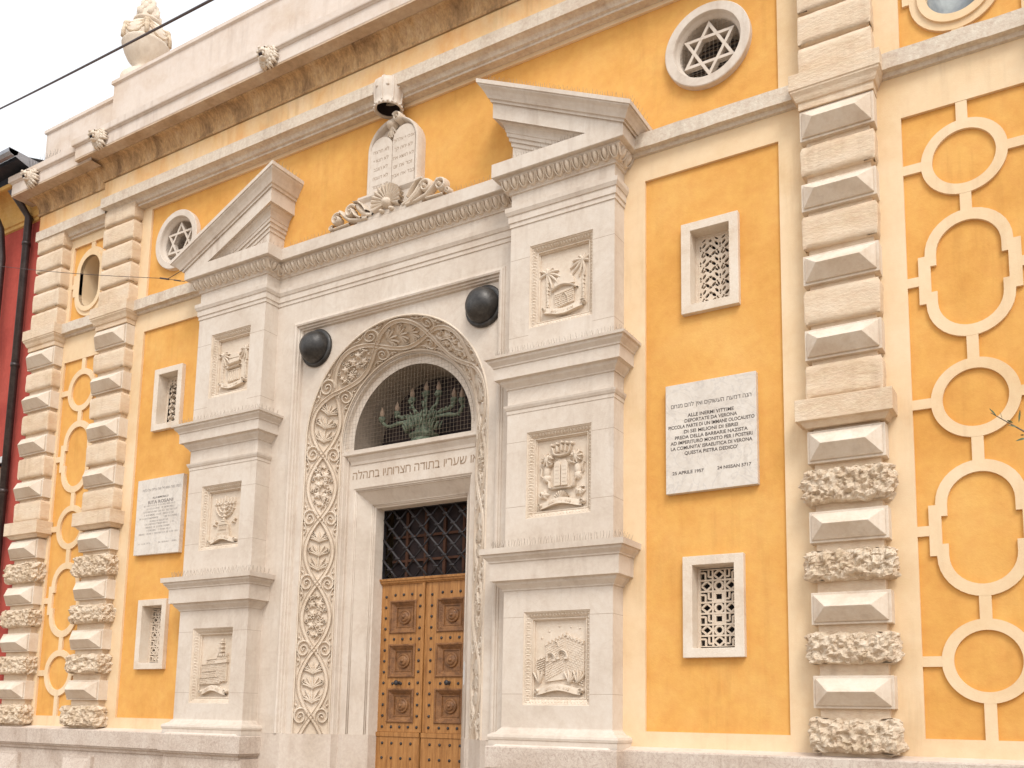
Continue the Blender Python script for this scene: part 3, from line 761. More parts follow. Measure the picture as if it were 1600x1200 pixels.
# splayed, carved archivolt band: surface param s along, t across (-.5 outer .. .5 inner)
SL = AC - 1.40; RM = 1.15; STOT = 2 * SL + PI * RM
def bandmap(s, t, h):
    f = t + .5
    rad = BAND_O + (BAND_I - BAND_O) * f; y = YO + (YI - YO) * f
    L = math.hypot(BAND_O - BAND_I, YI - YO); nr = -(YI - YO) / L; ny = -(BAND_O - BAND_I) / L
    rad += nr * h; y += ny * h
    if s < SL: return (-rad, y, 1.40 + s)
    if s > SL + PI * RM: return (rad, y, AC - (s - SL - PI * RM))
    a = (s - SL) / RM
    return (-rad * math.cos(a), y, AC + rad * math.sin(a))
bs = MB(); n = 150; vs = []; ts = [-.5, -.485, -.455, -.445, 0, .445, .455, .485, .5]; hs_ = [0, .016, .016, -.020, -.020, -.020, .016, .016, 0]
for i in range(n + 1):
    for t, h in zip(ts, hs_): vs.append(bandmap(STOT * i / n, t, h))
k = len(ts); bs.add(vs, [(i * k + j, i * k + j + 1, (i + 1) * k + j + 1, (i + 1) * k + j) for i in range(n) for j in range(k - 1)])
bs.build('archivolt_band', M['carved'], B)
BW = math.hypot(BAND_O - BAND_I, YI - YO)     # band width in metres: use real metres across
def bm_(s, q, h): return bandmap(s, q / BW, h * .9 - .020)
def spiral(cx, cy, r0, turns, sgn, a0, n=26):
    return [(cx + r0 * (1 - .88 * i / n) * math.cos(a0 + sgn * 2 * PI * turns * i / n), cy + r0 * (1 - .88 * i / n) * math.sin(a0 + sgn * 2 * PI * turns * i / n)) for i in range(n + 1)]
cvb = MB(); PER = (STOT - .4) / 13.0
A = BW * .365
def strand(t):
    c = math.cos(t); return math.copysign(abs(c) ** .9, c)
for sg in (1, -1):
    pts = []
    m_ = 13 * 22 + 12
    for i in range(m_):
        s_ = i * PER / 22
        if s_ > STOT: break
        ph = PI * (s_ - .2) / PER + PI / 2
        pts.append((s_, sg * A * strand(ph)))
    hh = (lambda t, sg=sg: .044 + (.006 if sg > 0 else 0))
    cvb.ridge(pts, .027, hh, bm_, groove=True)
for kx in range(14):
    s0 = .2 + PER * kx
    for sg in (1, -1):
        cy = sg * BW * .255
        # volutes on each side of the crossing
        if 0 < s0 < STOT:
            sp = [(s0 + (x - s0) * 1.25, y) for x, y in spiral(s0, sg * BW * .28, .086, 1.75, sg, -sg * PI * .5 - .4, 34)]
            cvb.ridge(sp, lambda t: .0145 * (1 - .4 * t), .046, bm_)
            cvb.lump(s0, sg * BW * .275, .017, .017, .050, bm_)
            for dd in (-1, 1):
                q = [(s0 + dd * (.05 + .15 * t), sg * (BW * .43 - .030 * math.sin(t * 2.8))) for t in [i / 8 for i in range(9)]]
                if 0 < q[-1][0] < STOT and 0 < q[0][0] < STOT: cvb.ridge(q, lambda t: .012 * (1 - .5 * t), .040, bm_)
                if 0 < s0 + dd * .2 < STOT: cvb.lump(s0 + dd * .13, sg * BW * .40, .020, .017, .040, bm_)
    if kx == 13: break
    sc0 = s0 + PER / 2; W_ = .118
    def env(x): return W_ * math.sqrt(max(0, 1 - (x / .30) ** 2))
    if kx % 2 == 0:   # palmette cartouche
        for d0, dirn, k_ in ((-.24, 1, 1.0), (-.07, 1, .85), (.10, 1, .8)):
            for a in (-66, -44, -22, 0, 22, 44, 66):
                aa = R(a); L = (.17 if abs(a) < 30 else .145) * k_
                pth = [(sc0 + d0 + dirn * L * t * math.cos(aa * (.6 + .4 * t)), L * t * math.sin(aa * (.75 + .55 * t))) for t in [i / 6 for i in range(7)]]
                pth = [(x, max(-env(x - sc0), min(env(x - sc0), y))) for x, y in pth]
                cvb.ridge(pth, lambda t: .0035 + .0115 * math.sin(PI * min(1, t * .95)), .044, bm_, n=5)
        for dx in (-.17, .01, .18):
            for sg in (1, -1):
                cvb.ridge(spiral(sc0 + dx, sg * (env(dx) - .022), .030, 1.25, sg, 0, 16), .0075, .042, bm_)
    else:             # grapes and vine leaves
        rr = random.Random(kx)
        for dx, w_ in ((-.22, .045), (-.10, .085), (.03, .07), (.14, .085), (.24, .04)):
            for sg in (1, -1):
                cvb.lump(sc0 + dx + rr.uniform(-.01, .01), sg * w_ * .52, w_ * .55, w_ * .55, .044 + rr.uniform(-.004, .006), bm_, rr.random() * 3, 24, 4, lobes=5, la=.30)
        for dx, sg in ((-.17, 1), (-.02, -1), (.09, 1), (.20, -1), (-.04, 1)):
            for i in range(13):
                cvb.lump(sc0 + dx + rr.uniform(-.04, .04), sg * .05 + rr.uniform(-.032, .032), .0135, .0135, .050 + rr.uniform(0, .010), bm_, n=7, rings=2)
        for dx in (-.19, -.06, .08, .2):
            for sg in (1, -1): cvb.ridge(spiral(sc0 + dx, sg * (env(dx) - .006), .026, 1.2, -sg, 0, 14), .007, .040, bm_)
        cvb.ridge([(sc0 - .27 + .54 * t, .03 * math.sin(t * 12)) for t in [i / 20 for i in range(21)]], .006, .052, bm_)
cvb.build('arabesque_carving', M['carved'], B)

# inner jamb, arch ring, lunette, lintel, splayed door reveal
ij = MB()
def archsweep(mb, prof, z0=1.40, smooth=False, n=48):
    rows = [[(px, y, pz) for px, pz in archpath(r, n, z0)] for r, y in prof]; W = len(rows[0])
    for j in range(len(rows) - 1):
        mb.add(rows[j] + rows[j + 1], [(i, i + 1, W + i + 1, W + i) for i in range(W - 1)], smooth)
archsweep(ij, [(.985, .35), (.975, .352), (.97, .37), (.955, .372), (.95, .395), (.945, .42), (.93, .4205)])
archsweep(ij, [(.93, .4205), (.855, .4206)], z0=4.76)
for sx in (-1, 1): ij.add([(sx * .931, .42, 1.40), (sx * .931, .42, 4.76), (sx * .931, .452, 4.76), (sx * .931, .452, 1.40)], [(0, 1, 2, 3)])
# reveal of the lunette
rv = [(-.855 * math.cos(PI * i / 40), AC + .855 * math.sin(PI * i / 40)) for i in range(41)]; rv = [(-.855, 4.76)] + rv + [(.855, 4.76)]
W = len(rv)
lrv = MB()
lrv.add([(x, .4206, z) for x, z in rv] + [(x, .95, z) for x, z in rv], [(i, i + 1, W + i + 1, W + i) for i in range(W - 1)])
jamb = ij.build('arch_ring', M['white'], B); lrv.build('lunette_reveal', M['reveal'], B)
lt = MB()
# inscription face and jamb faces around the splayed opening
lt.plate([(-.945, 1.40), (-.86, 1.40), (-.86, 4.333), (.86, 4.333), (.86, 1.40), (.945, 1.40), (.945, 4.74), (-.945, 4.74)], [], .45, .5)
lt.add([(-.86, .45, 1.40), (-.86, .45, 4.333), (.86, .45, 4.333), (.86, .45, 1.40), (-.675, .65, 1.40), (-.675, .65, 4.125), (.675, .65, 4.125), (.675, .65, 1.40)],
       [(0, 1, 5, 4), (1, 2, 6, 5), (2, 3, 7, 6)])
lt.add([(-.675, .65, 1.40), (-.675, .65, 4.125), (.675, .65, 4.125), (.675, .65, 1.40), (-.665, .655, 1.4), (-.665, .655, 4.115), (.665, .655, 4.115), (.665, .655, 1.4)], [(0, 1, 5, 4), (1, 2, 6, 5), (2, 3, 7, 6)])
lt.add([(-.665, .655, 1.40), (-.665, .655, 4.115), (.665, .655, 4.115), (.665, .655, 1.40), (-.64, .83, 1.4), (-.64, .83, 4.105), (.64, .83, 4.105), (.64, .83, 1.4)], [(0, 1, 5, 4), (1, 2, 6, 5), (2, 3, 7, 6)])
for sg in (-1, 1):
    for t in (.10, .17, .86, .93):
        x, y = sg * (.86 - .185 * t), .45 + .20 * t; lt.tube([(x, y - .002, 1.405), (x, y - .002, 4.333 - .208 * t)], .006, 5)
for t in (.10, .17, .86, .93):
    y, z = .45 + .20 * t, 4.333 - .208 * t; lt.tube([(-(.86 - .185 * t), y - .002, z), (.86 - .185 * t, y - .002, z)], .006, 5)
lint = lt.build('lintel', M['white'], B)
lint['label'] = 'stone lintel and jambs with an engraved Hebrew line above the door'
text_obj('inscription', [(heb('באו שעריו בתודה חצרותיו בתהלה'), .150, .07, 4.445, .4475, 1.90)], M['letter_stone'], lint, .001)
sh = MB()
for e, z in (): pass
prf = [(.0, 4.62), (.012, 4.625), (.02, 4.66), (.045, 4.70), (.05, 4.722), (.075, 4.725), (.085, 4.735), (.085, 4.785), (.0, 4.79)]
sh.wrap(prf, -.89, .89, .96, .45, True, True)
sh.build('lunette_shelf', M['white'], B)
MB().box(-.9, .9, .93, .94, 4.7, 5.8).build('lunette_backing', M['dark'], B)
# portal base stones below the mouldings
for sg in (1, -1):
    bb = MB()
    xa, xb = sorted((sg * 1.95, sg * 1.42)); bb.plate([(xa, .0), (xb, .0), (xb, 1.398), (xa, 1.398)], [], -.012, .1)
    P = [(1.42, -.012), (1.32, .035), (.985, .33), (.95, .34), (.93, .43), (.86, .43), (.675, .64), (.66, .66), (.64, .83)]
    P = [(sg * x, y) for x, y in P]
    bb.add([(x, y, 0) for x, y in P] + [(x, y, 1.403) for x, y in P], [(i, i + 1, len(P) + i + 1, len(P) + i) for i in range(len(P) - 1)])
    bb.add([(x, y, 1.403) for x, y in P] + [(x, y + .12, 1.403) for x, y in P], [(i, i + 1, len(P) + i + 1, len(P) + i) for i in range(len(P) - 1)])
    bb.build('portal_base', M['basestone'], B)

# ------------------------------------------------------------------ piers with cornices, entablature, pediments
def prof_low(z0, z1, zc):      # small cornice: cove bottom z0, band, cyma top z1
    return [(0, z0 - .002), (.012, z0), (.014, z0 + .012), (.03, z0 + .03), (.055, z0 + .055), (.065, z0 + .08), (.075, z0 + .085), (.105, z0 + .09), (.107, zc), (.118, zc + .004), (.120, zc + .018),
            (.135, zc + .035), (.155, zc + .055), (.160, zc + .078), (.182, zc + .082), (.186, z1), (0, z1 + .006)]
SPK = []
def pier(x0, x1, side):
    mb = MB(); yf, yb = -.22, .02
    PN = {1: (2, 1.755, 2.65), 2: (0, 3.575, 4.445), 3: (0, 5.53, 6.41)}
    px0, px1 = (1.962, 2.678) if side > 0 else (-2.765, -2.062)
    pz = ((1.757, 2.65), (3.57, 4.445), (5.53, 6.412)) if side > 0 else ((1.735, 2.642), (3.61, 4.428), (5.57, 6.418))
    lvl = [1.40, (pz[0][1] + pz[1][0]) / 2, (pz[1][1] + pz[2][0]) / 2, 7.1]
    hs = [rect(px0, px1, a, b) for a, b in pz]
    tri = tessellate_polygon([[Vector((p[0], p[1], 0)) for p in lp] for lp in [rect(x0, x1, 1.40, 7.1)] + hs])
    flat = [p for lp in [rect(x0, x1, 1.40, 7.1)] + hs for p in lp]
    mb.add([(p[0], yf, p[1]) for p in flat], [tuple(t) for t in tri])
    for lp in hs: mb.add([(p[0], yf, p[1]) for p in lp] + [(p[0], yf + .12, p[1]) for p in lp], [(i, (i + 1) % 4, 4 + (i + 1) % 4, 4 + i) for i in range(4)])
    mb.add([(x0, yf, 1.4), (x0, yb, 1.4), (x0, yb, 7.1), (x0, yf, 7.1)], [(0, 1, 2, 3)]); mb.add([(x1, yf, 1.4), (x1, yb, 1.4), (x1, yb, 7.1), (x1, yf, 7.1)], [(0, 1, 2, 3)])
    sh = mb.build('pier', M['white'], B); sh['label'] = ('right' if side > 0 else 'left') + ' stone pier of the portal with three carved panels'
    # base torus
    MB().wrap([(.088, 1.355), (.088, 1.425), (.095, 1.43), (.10, 1.452), (.092, 1.475), (.06, 1.49), (.035, 1.50), (.02, 1.52), (.004, 1.535), (0, 1.545)], x0, x1, yb, yf, smooth=False).build('base_moulding', M['white'], sh)
    MB().wrap(prof_low(2.865, 3.268, 3.13), x0, x1, yb, yf).build('tier_cornice', M['white'], sh)
    MB().wrap(prof_low(4.915, 5.232, 5.125), x0, x1, yb, yf).wrap([(0, 4.655), (.006, 4.66), (.008, 4.695), (.016, 4.70), (.028, 4.725), (.032, 4.745), (0, 4.75)], x0, x1, yb, yf).build('tier_cornice', M['white'], sh)
    jt = MB()
    for z, a, b in ((1.86, 0, 1), (2.60, 0, 1), (3.70, 0, 1), (4.36, 0, 1), (5.46, 0, 1), (6.30, 0, 1)):
        for xa, xb in ((x0, px0 - .002), (px1 + .002, x1)): jt.box(xa, xb, yf - .0006, yf + .003, z, z + .003)
        jt.box(x1 - .002, x1 + .0006, yf, yb, z, z + .003)
    jt.build('joint', M['letter_stone'], sh)
    return sh, (px0, px1), pz
AR = [(0, 6.665), (.010, 6.667), (.011, 6.71), (.022, 6.715), (.024, 6.785), (.034, 6.79), (.045, 6.815), (.050, 6.825), (.052, 6.87), (0, 6.876)]
def topent(mb, x0, x1, yb, yf, l, r):
    mb.wrap(AR, x0, x1, yb, yf, l, r)
    mb.wrap([(0, 7.028), (.018, 7.032), (.02, 7.045), (.026, 7.05), (.03, 7.062), (.04, 7.07), (.052, 7.10), (.075, 7.15), (.10, 7.172), (.105, 7.188), (.150, 7.190), (.158, 7.196), (.158, 7.342), (0, 7.346)], x0, x1, yb, yf, l, r)
def eggs(mb, x0, x1, yf, side=None, y1=None):
    # egg and dart run along x at depth yf, or along y when side is set
    L = (x1 - x0); n = max(1, round(L / .105)); st = L / n
    for i in range(n):
        c = x0 + st * (i + .5)
        if side is None:
            mm = lambda u, v, h: (u, yf - .055 - h - (v - 7.115) * .55, v)
        else:
            mm = lambda u, v, h: (side[0] + side[1] * (.055 + h + (v - 7.115) * .55), u, v)
        mb.lump(c, 7.122, st * .29, .056, .044, mm, n=12, rings=4)
        mb.ridge([(c + st * .42 * math.sin(a), 7.135 - .075 * math.cos(a)) for a in [-1.9 + 3.8 * j / 10 for j in range(11)]], .0085, .040, mm)
        mb.ridge([(c + st * .5, 7.165), (c + st * .5, 7.12), (c + st * .5, 7.07)], lambda t: .012 * (1 - t) + .003, .034, mm)
pR, pxR, pzR = pier(1.73, 2.912, 1)
pL, pxL, pzL = pier(-3.02, -1.82, -1)
for sh, x0, x1 in ((pR, 1.73, 2.912), (pL, -3.02, -1.82)):
    m_ = MB(); topent(m_, x0, x1, .02, -.22, True, True); m_.build('capital_mouldings', M['white'], sh)
    e_ = MB(); eggs(e_, x0 - .08, x1 + .08, -.22); eggs(e_, -.26, .0, 0, side=(x1, 1)); eggs(e_, -.26, .0, 0, side=(x0, -1)); e_.build('egg_and_dart', M['carved'], sh)
m_ = MB(); topent(m_, -1.83, 1.74, .02, -.0, False, False)
en = m_.build('portal_entablature', M['white'], B)
MB().plate(rect(-1.9, 1.9, 6.70, 7.2), [], -.002, .04).build('entablature_face', M['white'], en)
e_ = MB(); eggs(e_, -1.79, 1.70, -.0); e_.build('egg_and_dart', M['carved'], en)

def pediment(xo, xi, sg, parent):
    """broken raking cornice: xo outer shaft edge, xi inner shaft edge, sg = +1 when inner is at larger x"""
    prof = [(.0, 7.585), (.012, 7.588), (.013, 7.64), (.03, 7.643), (.031, 7.69), (.048, 7.694), (.05, 7.735), (.058, 7.74), (.062, 7.775), (.08, 7.82), (.108, 7.85), (.112, 7.87), (.125, 7.872), (.157, 7.874),
            (.158, 8.05), (.178, 8.055), (.182, 8.085), (.20, 8.095), (.215, 8.13), (.245, 8.185), (.275, 8.225), (.280, 8.245), (.292, 8.25), (.293, 8.295)]
    yf = -.22; slope = .486; n = 26; vs = []; fs = []; m_ = len(prof)
    def z_at(x, z, e):
        d = ((xi + sg * e) - x) * sg
        return max(z - slope * d, 7.30 + .0001 * e)
    wallp = []
    # wall (inner end) -> mitre -> along rake -> outer mitre -> wall
    cols = [[(xi + sg * e, .03, z) for e, z in prof]]
    for i in range(n + 1):
        t = i / n
        cols.append([((xi + sg * e) + ((xo - sg * e) - (xi + sg * e)) * t, yf - e, z_at((xi + sg * e) + ((xo - sg * e) - (xi + sg * e)) * t, z, e)) for e, z in prof])
    cols.append([(xo - sg * e, .03, z_at(xo - sg * e, z, e)) for e, z in prof])
    vs = [p for c in cols for p in c]
    for i in range(len(cols) - 1):
        for k in range(m_ - 1): fs.append((i * m_ + k, i * m_ + k + 1, (i + 1) * m_ + k + 1, (i + 1) * m_ + k))
    mb = MB().add(vs, fs)
    # top weathering
    top = [c[-1] for c in cols]
    bk = [(p[0], .03, p[2] + .004) for p in top]; q = len(top)
    mb.add(top + bk, [(i, i + 1, q + i + 1, q + i) for i in range(q - 1)])
    # tympanum block below
    ty = [(xi + sg * .0, 7.34), (xo, 7.34), (xo, 7.35)] + [(xi, 7.585)]
    ty = [(xi, 7.34), (xo, 7.34), (xo, 7.341), (xi - sg * .50, 7.342), (xi, 7.587)]
    mb.plate(ty, [], yf, .03)
    o = mb.build('pediment', M['white'], parent)
    return o
pediment(2.912, 1.73, -1, pR); pediment(-3.02, -1.82, 1, pL)

# ------------------------------------------------------------------ carved relief panels
def panel(x0, x1, z0, z1, design, parent, label):
    y0 = -.22; mb = MB()
    rows = []
    for e, y in [(0, y0 + .004), (.006, y0 + .012), (.012, y0 + .012), (.014, y0 + .02), (.060, y0 + .062), (.062, y0 + .055), (.070, y0 + .055), (.072, y0 + .075), (.080, y0 + .078), (.081, y0 + .10)]:
        rows.append([(x0 + e, y, z0 + e), (x1 - e, y, z0 + e), (x1 - e, y, z1 - e), (x0 + e, y, z1 - e)])
    for a, b in zip(rows, rows[1:]): mb.add(a + b, [(i, (i + 1) % 4, 4 + (i + 1) % 4, 4 + i) for i in range(4)])
    e = .079; yb = y0 + .099
    mb.add([(x0 + e, yb, z0 + e), (x1 - e, yb, z0 + e), (x1 - e, yb, z1 - e), (x0 + e, yb, z1 - e)], [(0, 1, 2, 3)])
    # leaf moulding
    def leafrow(ax, az, bx, bz):
        L = math.hypot(bx - ax, bz - az); n = int(L / .034); dx, dz = (bx - ax) / L, (bz - az) / L; nx, nz = -dz, dx
        for i in range(n):
            t = (i + .5) * L / n
            f = lambda u, v, h: (ax + dx * u + nx * v, y0 + .022 + .88 * v - h * .8, az + dz * u + nz * v)
            mb.lump(t, .022, .0115, .020, .016, f, n=8, rings=2, h0=-.006)
            mb.ridge([(t + .017, .002), (t + .017, .04)], .0035, .012, f, n=4)
    leafrow(x0 + .014, z0 + .014, x1 - .014, z0 + .014); leafrow(x1 - .014, z0 + .014, x1 - .014, z1 - .014)
    leafrow(x1 - .014, z1 - .014, x0 + .014, z1 - .014); leafrow(x0 + .014, z1 - .014, x0 + .014, z0 + .014)
    o = mb.build('relief_panel', M['carved'], parent); o['label'] = label
    cx, cz = (x0 + x1) / 2, (z0 + z1) / 2; hw, hh = (x1 - x0) / 2 - .085, (z1 - z0) / 2 - .085
    S = lambda u, v, h: (cx + u * hw, yb - h * 1.0, cz + v * hh)     # normalised -1..1
    T = lambda u, v, h: (cx + u, yb - h * 1.0, cz + v)               # metres
    rl = MB(); design(rl, S, T, hw, hh); ob = rl.build('relief', M['carved'], parent)
def bricks(rl, S, x0, x1, z0, z1, bw, bh, h, skew=0, rr=random.Random(3)):
    r = 0; z = z0
    while z < z1 - bh * .5:
        x = x0 - (bw / 2 if r % 2 else 0)
        while x < x1 - .01:
            a, b = max(x, x0), min(x + bw, x1)
            if b - a > .02:
                k = lambda q: skew * (q - x0)
                g_ = .012
                rl.slab([(a + g_, z + g_ + k(a)), (b - g_, z + g_ + k(b)), (b - g_, z + bh - g_ + k(b)), (a + g_, z + bh - g_ + k(a))], h + rr.uniform(-.0025, .0025), S, .004)
            x += bw
        z += bh; r += 1
def banner(rl, S, T, hw, hh, zc, w_, cv, dark=False):
    n = 14; top = []; bot = []
    for i in range(n + 1):
        t = -1 + 2 * i / n; z = zc + cv * math.cos(t * PI * .9) * .06
        top.append((t * w_, z + .085)); bot.append((t * w_, z - .085))
    for i in range(n):
        q = [top[i], top[i + 1], bot[i + 1], bot[i]]; h = .05 + .012 * math.cos(i / n * 6)
    vs = []; fs = []
    for i in range(n + 1):
        h = .045 + .014 * math.cos((i / n - .5) * 5)
        vs += [S(*top[i], 0), S(*top[i], h), S(*bot[i], h + .012), S(*bot[i], 0)]
    fs = [(i * 4 + k, i * 4 + k + 1, (i + 1) * 4 + k + 1, (i + 1) * 4 + k) for i in range(n) for k in range(3)]
    rl.add(vs, fs)
    for sg, e in ((-1, top[0]), (1, top[-1])):
        rl.lump(sg * w_ * hw, (e[1] - .06) * hh, .030, .026, .058, T, n=10)
        rl.ridge(spiral(sg * w_ * hw, (e[1] - .06) * hh, .024, 1.4, sg, 0, 16), .005, .066, T)
    rr = random.Random(5)
    for i in range(-5, 6):
        if i in (-1, 2): continue
        x = i * .085; z = zc + cv * math.cos(x / w_ * PI * .9) * .06
        rl.slab([(x - .022, z - .03), (x + .02, z - .03), (x + .02, z + .03), (x - .022, z + .03)], .066 + .004 * (i % 2), S, .003)
def palm(rl, T, x, z0, z1, s=1.0, sg=1):
    rl.ridge([(x + .004 * math.sin(i), z0 + (z1 - z0) * i / 10) for i in range(11)], lambda t: .016 - .004 * t, .028, T)
    for i in range(9):
        z = z0 + (z1 - z0) * (i + .5) / 9; rl.ridge([(x - .014, z), (x, z + .008), (x + .014, z)], .003, .032, T, n=4)
    for a, L in ((-75, .12), (-40, .15), (-8, .14), (25, .14), (55, .15), (85, .15), (112, .13), (150, .10), (190, .09)):
        aa = R(90 - a * sg * 1.0); d = .9
        pt = []
        for i in range(9):
            t = i / 8; pt.append((x + L * s * t * math.cos(aa) , z1 + L * s * t * math.sin(aa) - .07 * s * t * t))
        rl.ridge(pt, lambda t: .004 + .013 * s * math.sin(PI * min(1, .1 + t * .9)), lambda t: .040 - .012 * t, T)
def d_tomb(rl, S, T, hw, hh):
    palm(rl, T, -.70 * hw, -.62 * hh, .36 * hh, 1.0, 1); palm(rl, T, .78 * hw, -.6 * hh, .52 * hh, 1.0, -1)
    rl.slab([(-.42, -.72), (.40, -.60), (.40, -.14), (-.42, -.24)], .018, S)
    bricks(rl, S, -.41, .39, -.70, -.28, .11, .06, .024, .12)
    arc = [(.42 * math.cos(a) - .0, -.05 + .34 * math.sin(a)) for a in [PI * i / 16 for i in range(17)]]
    rl.slab(arc, .022, S, .01)
    rl.ridge([(-.55 * hw + 1.1 * hw * t, (-.30 + .26 * math.sin(PI * (.15 + .75 * t))) * hh) for t in [i / 14 for i in range(15)]], .010, .046, T)
    rl.ridge([(.18 * math.cos(a) * hw, (-.62 + .30 * math.sin(a)) * hh) for a in [PI * i / 10 for i in range(11)]], .006, .034, T)
    banner(rl, S, T, hw, hh, -.80, .80, -1.2)
def d_crown(rl, S, T, hw, hh):
    for sx in (-1, 1):
        a, b = (.02, .27) if sx > 0 else (-.27, -.02)
        rl.slab([(a, -.36), (b, -.36), (b, .22)] + [((a + b) / 2 + (b - a) / 2 * math.cos(t), .22 + .12 * math.sin(t)) for t in [PI * i / 8 for i in range(1, 8)]] + [(a, .22)], .050, S, .006)
        for i in range(5):
            z = .18 - i * .11; rl.ridge([((a + .05) * hw, z * hh), ((b - .05) * hw, z * hh)], .0022, .053, T, n=3)
        # rampant lion: hind leg, body, mane, head, foreleg, tail
        rl.lump(sx * .62 * hw, .10 * hh, .040, .085, .045, T, sx * .12, 12, 4)
        rl.lump(sx * .64 * hw, -.10 * hh, .048, .052, .045, T, 0, 12, 3)
        rl.lump(sx * .60 * hw, .42 * hh, .060, .068, .055, T, 0, 14, 4, lobes=9, la=.10)
        rl.lump(sx * .46 * hw, .48 * hh, .032, .030, .062, T, 0, 10, 3)
        rl.lump(sx * .38 * hw, .44 * hh, .016, .012, .058, T)
        for k in range(9):
            aa = 2 * PI * k / 9; rl.ridge([((sx * .60) * hw + .02 * math.cos(aa), .42 * hh + .02 * math.sin(aa)), (sx * .60 * hw + .062 * math.cos(aa), .42 * hh + .066 * math.sin(aa))], .007, .060, T)
        rl.ridge([(sx * .60 * hw, .22 * hh), (sx * .45 * hw, .26 * hh), (sx * .33 * hw, .30 * hh)], .013, .055, T)
        rl.ridge([(sx * .66 * hw, -.12 * hh), (sx * .50 * hw, -.22 * hh), (sx * .52 * hw, -.38 * hh), (sx * .40 * hw, -.40 * hh)], .013, .045, T)
        rl.ridge([(sx * .72 * hw, -.10 * hh), (sx * .86 * hw, .0), (sx * .82 * hw, .16 * hh), (sx * .9 * hw, .26 * hh)], .007, .035, T)
        rl.lump(sx * .72 * hw, -.56 * hh, .050, .048, .045, T, 0, 20, 3, lobes=5, la=.25); rl.lump(sx * .72 * hw, -.56 * hh, .016, .016, .058, T)
        rl.ridge(spiral(sx * .80 * hw, -.56 * hh, .045, 1.2, sx, 1, 16), .007, .04, T)
    rl.slab([(-.32, -.40), (-.27, .24), (-.14, .40), (.14, .40), (.27, .24), (.32, -.40)], .026, S)
    rl.ridge([(-.42 * hw, -.42 * hh), (.42 * hw, -.42 * hh)], .010, .045, T)
    # crown
    rl.ridge([(.36 * hw * math.sin(t), (.62 - .12 * math.cos(t)) * hh) for t in [-1.3 + 2.6 * i / 12 for i in range(13)]], .014, .060, T)
    for i in range(-2, 3):
        x = i * .19; z = .70 + .03 * (2 - abs(i)) 
        rl.ridge([(x * .8 * hw, (z - .12) * hh), (x * hw, (z + .05) * hh)], .007, .058, T); rl.lump(x * 1.05 * hw, (z + .12) * hh, .019, .022, .050, T, 0, 12, 3, lobes=3, la=.25)
    # shell and banner
    for a in range(-80, 81, 20):
        rl.ridge([(.0, -.74 * hh), (.30 * hw * math.sin(R(a)), (-.74 + .24 * math.cos(R(a))) * hh)], lambda t: .004 + .009 * t, .052, T)
    banner(rl, S, T, hw, hh, -.84, .84, 1.0)
def d_tower(rl, S, T, hw, hh):
    rl.slab([(-.56, -.62), (-.56, .34), (.22, .62), (.22, -.55)], .022, S); rl.slab([(.22, -.55), (.22, .62), (.95, .40), (.95, -.5)], .016, S)
    bricks(rl, S, -.55, .21, -.60, .30, .13, .062, .028, .36); bricks(rl, S, .24, .94, -.55, .62, .12, .062, .022, -.28)
    bricks(rl, S, -.95, -.60, -.5, .0, .12, .06, .018, .25)
    for i in range(6):
        x = -.52 + i * .14; z = .38 + .36 * (x + .56) * .9; rl.slab([(x, z - .05), (x + .07, z - .03), (x + .07, z + .05), (x, z + .03)], .036, S)
    for i in range(5):
        x = .30 + i * .14; z = .60 - .28 * (x - .22); rl.slab([(x, z - .05), (x + .07, z - .06), (x + .07, z + .02), (x, z + .03)], .030, S)
    for x, z, w_ in ((-.32, -.02, .13), (.12, .03, .15)):
        rl.lump(x * hw, (z - .03) * hh, w_ * hw * .8, .045, .012, T)
        for q in (1, 1.3): rl.ridge([((x + w_ * q * math.cos(a)) * hw, (z + w_ * q * .9 * math.sin(a)) * hh) for a in [PI * i / 10 for i in range(11)]], .006, .050, T)
        rl.slab([(x - w_ * 1.4, z - .06), (x - w_ * .6, z - .06), (x - w_ * .6, z), (x - w_ * 1.4, z)], .046, S)
        rl.slab([(x + w_ * .6, z - .06), (x + w_ * 1.5, z - .05), (x + w_ * 1.5, z + .01), (x + w_ * .6, z)], .046, S)
    rl.ridge([((-.13 + .09 * math.cos(a)) * hw, (.32 + .12 * math.sin(a)) * hh) for a in [PI * i / 8 for i in range(9)]], .006, .042, T)
    for x0, sgs in ((.42, (-30, -8, 14, 36)), (.72, (-22, 0, 24, 44)), (-.78, (-34, -10, 16))):
        for a in sgs:
            rl.ridge([((x0) * hw + .12 * t * math.sin(R(a)), -.66 * hh + .13 * t * math.cos(R(a))) for t in [i / 6 for i in range(7)]], lambda t: .003 + .011 * math.sin(PI * t), .050, T)
    for x, z in ((-.75, .55), (-.45, .72), (-.6, .35), (.4, .82), (.75, .78), (-.05, .85)): rl.lump(x * hw, z * hh, .013, .013, .010, T, 0, 10, 2, lobes=4)
    banner(rl, S, T, hw, hh, -.82, .86, 1.0)
